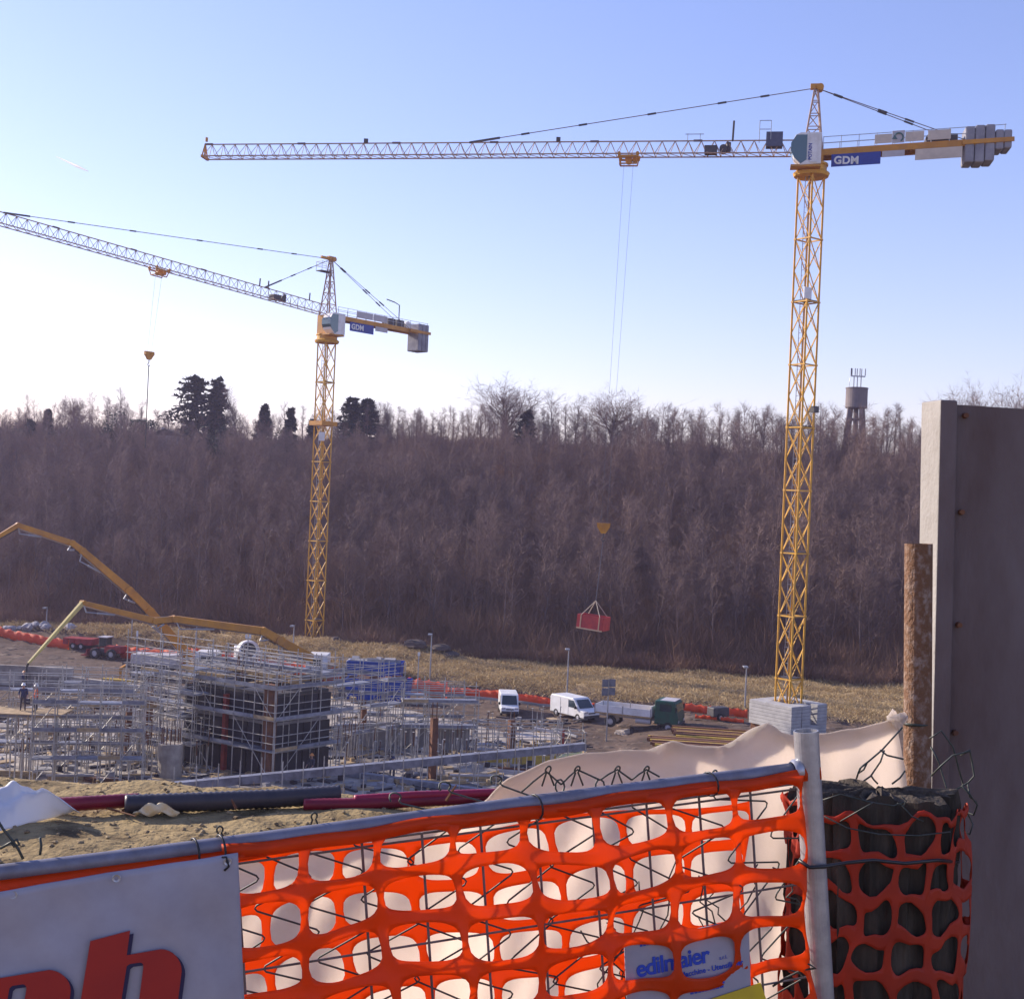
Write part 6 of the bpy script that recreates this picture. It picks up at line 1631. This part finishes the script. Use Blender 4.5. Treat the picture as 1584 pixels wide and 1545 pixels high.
# dark straps and wires round the stump and gate post
b = MB(); b.path([P(x, y, d_) for x, y, d_ in ((1236, 1330, 2.86), (1252, 1341, 2.845), (1275, 1340, 2.86), (1310, 1334, 2.98), (1350, 1330, 3.05), (1400, 1335, 3.08), (1450, 1330, 3.13), (1482, 1333, 3.3))], .0045, 6); tag(b.build('black_strap', M_TIE, None, smooth=True), 'black strap tying the gate post to the thick weathered post', 'strap')
b = MB(); b.path([P(x, y, d_) for x, y, d_ in ((1250, 1490, 2.85), (1262, 1497, 2.85), (1240, 1500, 2.86), (1215, 1512, 2.88), (1195, 1525, 2.88))], .0025, 5); tag(b.build('tie_wire', M_WIRE, None, smooth=True), 'dark tie wire round the gate post near the bottom', 'wire')
# leftover chain link behind and right of the stump
wt = thing('torn_wire_mesh', 'torn chain link wires curling from the weathered post to the concrete wall', 'wire mesh', (sx_ + .15, sy_ + .1, 18.0))
W_ = [[(1322, 1212), (1330, 1188), (1338, 1182), (1364, 1160), (1384, 1138), (1396, 1125)], [(1330, 1212), (1347, 1200), (1362, 1178), (1368, 1160)], [(1362, 1160), (1372, 1168), (1398, 1174)], [(1348, 1200), (1352, 1206), (1358, 1212)],
      [(1380, 1212), (1392, 1203), (1400, 1192)], [(1340, 1180), (1332, 1186), (1328, 1196), (1336, 1190), (1341, 1180)],
      [(1438, 1142), (1456, 1130), (1474, 1155), (1486, 1200), (1490, 1215), (1480, 1220), (1468, 1224)], [(1440, 1155), (1452, 1178), (1466, 1225), (1476, 1240)], [(1440, 1200), (1455, 1185), (1474, 1168), (1488, 1165), (1500, 1160), (1504, 1180), (1507, 1200), (1498, 1210), (1488, 1216)],
      [(1486, 1168), (1500, 1161)], [(1488, 1215), (1500, 1228), (1512, 1245), (1506, 1260), (1496, 1256), (1505, 1275), (1500, 1290), (1490, 1284)], [(1497, 1212), (1500, 1232), (1510, 1240)], [(1470, 1330), (1480, 1345), (1476, 1362), (1468, 1350)], [(1472, 1395), (1480, 1410), (1470, 1425)], [(1470, 1450), (1485, 1470), (1478, 1490), (1468, 1500)], [(1475, 1505), (1478, 1530), (1472, 1545)]]
for k, w_ in enumerate(W_): wire([P(x, y, (3.45 if x < 1420 else 3.35) + .02 * math.sin(x)) for x, y in w_], .0026, wt)
W2 = [[(1270, 1238), (1300, 1228), (1345, 1240), (1382, 1246), (1398, 1240)], [(1300, 1270), (1345, 1244), (1350, 1241)], [(1275, 1262), (1310, 1280), (1360, 1290), (1420, 1292), (1470, 1286)], [(1395, 1245), (1410, 1262), (1428, 1270)], [(1395, 1232), (1402, 1238), (1398, 1246), (1388, 1242)]]
for w_ in W2: wire([P(x, y, 3.3 - .42 * math.sqrt(max(.0, sr * sr - ((x - 1352) / FPX * 3.1) ** 2)) - .035) for x, y in w_], .002, wt)

# concrete wall
ft_, fb_ = P(1455, 618, 3.95), P(1432, 1600, 3.95); bt_, bb_ = P(1425, 622, 4.136), P(1410, 1600, 4.136)
fb_ = ft_ + (fb_ - ft_) * ((ft_.z - 17.7) / (ft_.z - fb_.z)); bb_ = bt_ + (bb_ - bt_) * ((bt_.z - 17.7) / (bt_.z - bb_.z))
t = thing('concrete_wall', 'tall precast concrete wall panel at right, lit on its narrow end', 'wall', (ft_.x, ft_.y, 17.7))
rw = P(1482, 622, 3.95).x - ft_.x
ex_ = V((1, .03, 0)).normalized(); nb = V((0, .235, 0))
b = MB()        # edge rib
q = [fb_, ft_, ft_ + ex_ * rw, fb_ + ex_ * rw]; bk = [bb_, bt_, bt_ + ex_ * rw * 1.3, bb_ + ex_ * rw * 1.3]
b.add(q + bk, [(0, 1, 2, 3), (7, 6, 5, 4), (1, 5, 6, 2), (2, 6, 7, 3), (0, 3, 7, 4), (0, 4, 5, 1)])
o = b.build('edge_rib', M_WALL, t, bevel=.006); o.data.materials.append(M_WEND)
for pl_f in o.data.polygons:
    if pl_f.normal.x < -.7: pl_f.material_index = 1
b = MB(); q0 = ft_ + ex_ * (rw + .001) + V((0, .02, -.012)); q1 = fb_ + ex_ * (rw + .001) + V((0, .02, 0)); q2 = q0 + ex_ * 3.2 + V((0, .0, -.05)); q3 = V((q2.x, q2.y, 17.7)); nbk = V((0, .18, 0))
b.add([q1, q0, q2, q3, q1 + nbk, q0 + nbk, q2 + nbk, q3 + nbk], [(0, 1, 2, 3), (7, 6, 5, 4), (1, 5, 6, 2), (2, 6, 7, 3), (0, 3, 7, 4), (0, 4, 5, 1)]); b.build('panel', M_WALL, t)
for x, y in ((1492, 643), (1486, 792), (1482, 966), (1476, 1132)):
    c_ = P(x, y, 3.972); b = MB(); b.tube(c_ + V((0, .02, 0)), c_ + V((0, -.018, 0)), .011, .008, n=10); b.build('anchor_bolt', M_RUST, t)

# ------------------------------------------------------------------ things lying on the terrace
def TG(px, py, z=18.0): return G(px, py, z)
def corr(name, label, pts, r, mt, ridge=.055, step=.014, cat='pipe'):
    b = MB(); P3 = [V(p) for p in pts]; tot = sum((P3[i + 1] - P3[i]).length for i in range(len(P3) - 1)); n = int(tot / step); L = []; rad_ = []
    for i in range(n + 1):
        d_ = tot * i / n; k = 0
        while k < len(P3) - 2 and d_ > (P3[k + 1] - P3[k]).length: d_ -= (P3[k + 1] - P3[k]).length; k += 1
        L.append(P3[k].lerp(P3[k + 1], min(1, d_ / (P3[k + 1] - P3[k]).length))); rad_.append(r * (1 + ridge * (1 if i % 2 else -1)))
    b.path(L, rad_, 14); return tag(b.build(name, mt, None, smooth=True), label, cat)
zp = 18.045
corr('corrugated_pipe', 'thick dark corrugated pipe lying along the edge of the terrace', [TG(193, 1244, zp), TG(300, 1240, zp), TG(420, 1235, zp), TG(525, 1228, zp + .01)], .046, M_DUCT)
corr('crimson_pipe', 'crimson plastic pipe left of the dark corrugated one, beside the white tarpaulin', [TG(60, 1246, zp - .01), TG(130, 1242, zp), TG(215, 1237, zp + .0)], .034, M_CRIM, .03)
corr('crimson_pipe', 'crimson plastic pipe running right from the dark corrugated one', [TG(470, 1244, zp - .02), TG(560, 1243, zp - .01), TG(700, 1236, zp - .01), TG(800, 1228, zp - .02)], .030, M_CRIM, .03)
corr('crimson_pipe', 'upper crimson pipe with sunlit top, right of the dark corrugated one', [TG(548, 1236, zp + .01), TG(640, 1230, zp + .02), TG(790, 1225, zp + .01)], .022, mat('bright_crimson_plastic', (.36, .02, .06), (.28, .02, .05), rough=.35, scale=5), .03)
# white tarpaulin
b = MB(); vv = []; n1, n2 = 40, 22
for i in range(n1 + 1):
    for j in range(n2 + 1):
        u_, v_ = i / n1, j / n2
        a = TG(-60, 1300, 18.01).lerp(TG(88, 1263, 18.01), u_); c_ = TG(-60, 1214, 18.17).lerp(TG(86, 1214, 18.17), u_)
        q = a.lerp(c_, v_); h = .0
        q.z = 18.01 + .15 * math.sin(v_ * 1.5) + .014 * math.sin(u_ * 17 + v_ * 5) * (1 - u_ * .2) * v_ + .016 * math.sin(u_ * 9 - v_ * 11 + 1) * v_ + .006 * math.sin(u_ * 37 + v_ * 13) * v_
        if u_ > .86: q.z = 18.01 + (q.z - 18.01) * (1 - (u_ - .86) / .14 * .75); q.x += .12 * v_ * (u_ - .86) / .14
        vv.append(q)
b.add(vv, [(i * (n2 + 1) + j, (i + 1) * (n2 + 1) + j, (i + 1) * (n2 + 1) + j + 1, i * (n2 + 1) + j + 1) for i in range(n1) for j in range(n2)])
o = b.build('white_tarpaulin', M_TARP, None, smooth=True); o.modifiers.new('thickness', 'SOLIDIFY').thickness = .003; tag(o, 'crumpled white tarpaulin heaped on the ground at the left edge', 'tarpaulin')
b = MB(); vv = []
for i in range(15):
    for j in range(9):
        u_, v_ = i / 14, j / 8; a = TG(205, 1263, 18.0).lerp(TG(278, 1263, 18.0), u_); c_ = TG(212, 1252, 18.03).lerp(TG(270, 1252, 18.03), u_); q = a.lerp(c_, v_)
        q.z = 18.012 + .05 * math.sin(u_ * math.pi) * math.sin(v_ * 2.4) + .012 * math.sin(u_ * 13 + v_ * 7); vv.append(q)
b.add(vv, [(i * 9 + j, (i + 1) * 9 + j, (i + 1) * 9 + j + 1, i * 9 + j + 1) for i in range(14) for j in range(8)])
o = b.build('plastic_scrap', mat('yellowed_plastic', (.75, .68, .5), (.7, .45, .15), rough=.6, scale=9), None, smooth=True); o.modifiers.new('thickness', 'SOLIDIFY').thickness = .003; tag(o, 'small crumpled piece of yellowish white plastic on the dirt', 'scrap')
for k, (pts, lab) in enumerate(((((155, 1246), (175, 1252), (210, 1262)), 'thin dry twig left of the yellowish plastic scrap'), (((190, 1253), (206, 1246), (216, 1242)), 'short dry twig crossing the longer one by the pipe'), (((365, 1250), (360, 1240), (358, 1236)), 'short stalk standing before the dark pipe'), (((690, 1238), (700, 1222), (706, 1214)), 'dry stalk standing up by the crimson pipes'))):
    b = MB(); b.path([TG(x, y, 18.02) if k < 2 else P(x, y, 6.1) for x, y in pts], [.008, .006, .003], 5); tag(b.build('twig', M_RUST, None), lab, 'twig')
# wire at lower left
wv = thing('loose_wire_tuft', 'knotted dark wire standing before the dirt at the left edge', 'wire', onv(25, 1310, -.03))
for w_ in ([(-10, 1258), (5, 1282), (18, 1298), (28, 1312), (36, 1328)], [(0, 1312), (18, 1302), (26, 1298), (30, 1306), (22, 1309), (18, 1302)], [(62, 1295), (64, 1308), (62, 1322)]): wire([onv(x, y, -.03) for x, y in w_], .0028, wv)
# clods, pebbles and dry stalks on the dirt
spn = []
for _ in range(2600):
    x = nr.uniform(-3.0, 1.5); y = nr.uniform(4.6, 6.75); s_ = nr.uniform(0, 1) ** 3 * .014 + .003
    spn.append((nr.randint(6), x, y, hz(x, y) + s_ * .1, s_, s_, nr.uniform(0, 6.3)))
scatter('dirt_clods', cp, spn, mat('dirt_clod', (.15, .10, .055), (.36, .27, .15), rough=1, scale=9), 'loose clods and pebbles scattered over the dirt terrace')
dp = [brush_proto(80 + i, 9, .09, .9, .0022) for i in range(4)]
spn = []
for _ in range(700):
    x = nr.uniform(-3.0, 1.5); y = 6.75 - abs(nr.normal(0, .5)); s_ = nr.uniform(.4, 1.1)
    if y < 4.6: continue
    spn.append((nr.randint(4), x, y, hz(x, y), s_ * .35, s_, nr.uniform(0, 6.3)))
scatter('dry_stalks', dp, spn, M_STRAW, 'short dry stalks along the edge of the dirt terrace')

# ------------------------------------------------------------------ hazy air
b = MB(); b.box((0, 800, 20), (3300, 3500, 80)); hzo = b.build('haze', bpy.data.materials.new('haze_air'), None)
hm = hzo.data.materials[0]; hm.use_nodes = True; n = hm.node_tree
n.nodes.remove(n.nodes['Principled BSDF']); pv = n.nodes.new('ShaderNodeVolumePrincipled')
pv.inputs['Color'].default_value = (0.74, 0.68, 1.0, 1); pv.inputs['Density'].default_value = 0.00027; pv.inputs['Anisotropy'].default_value = 0.35
n.links.new(pv.outputs[0], n.nodes['Material Output'].inputs['Volume'])
tag(hzo, kind='stuff'); hzo['label'] = 'thin pale violet haze in the air over the valley'
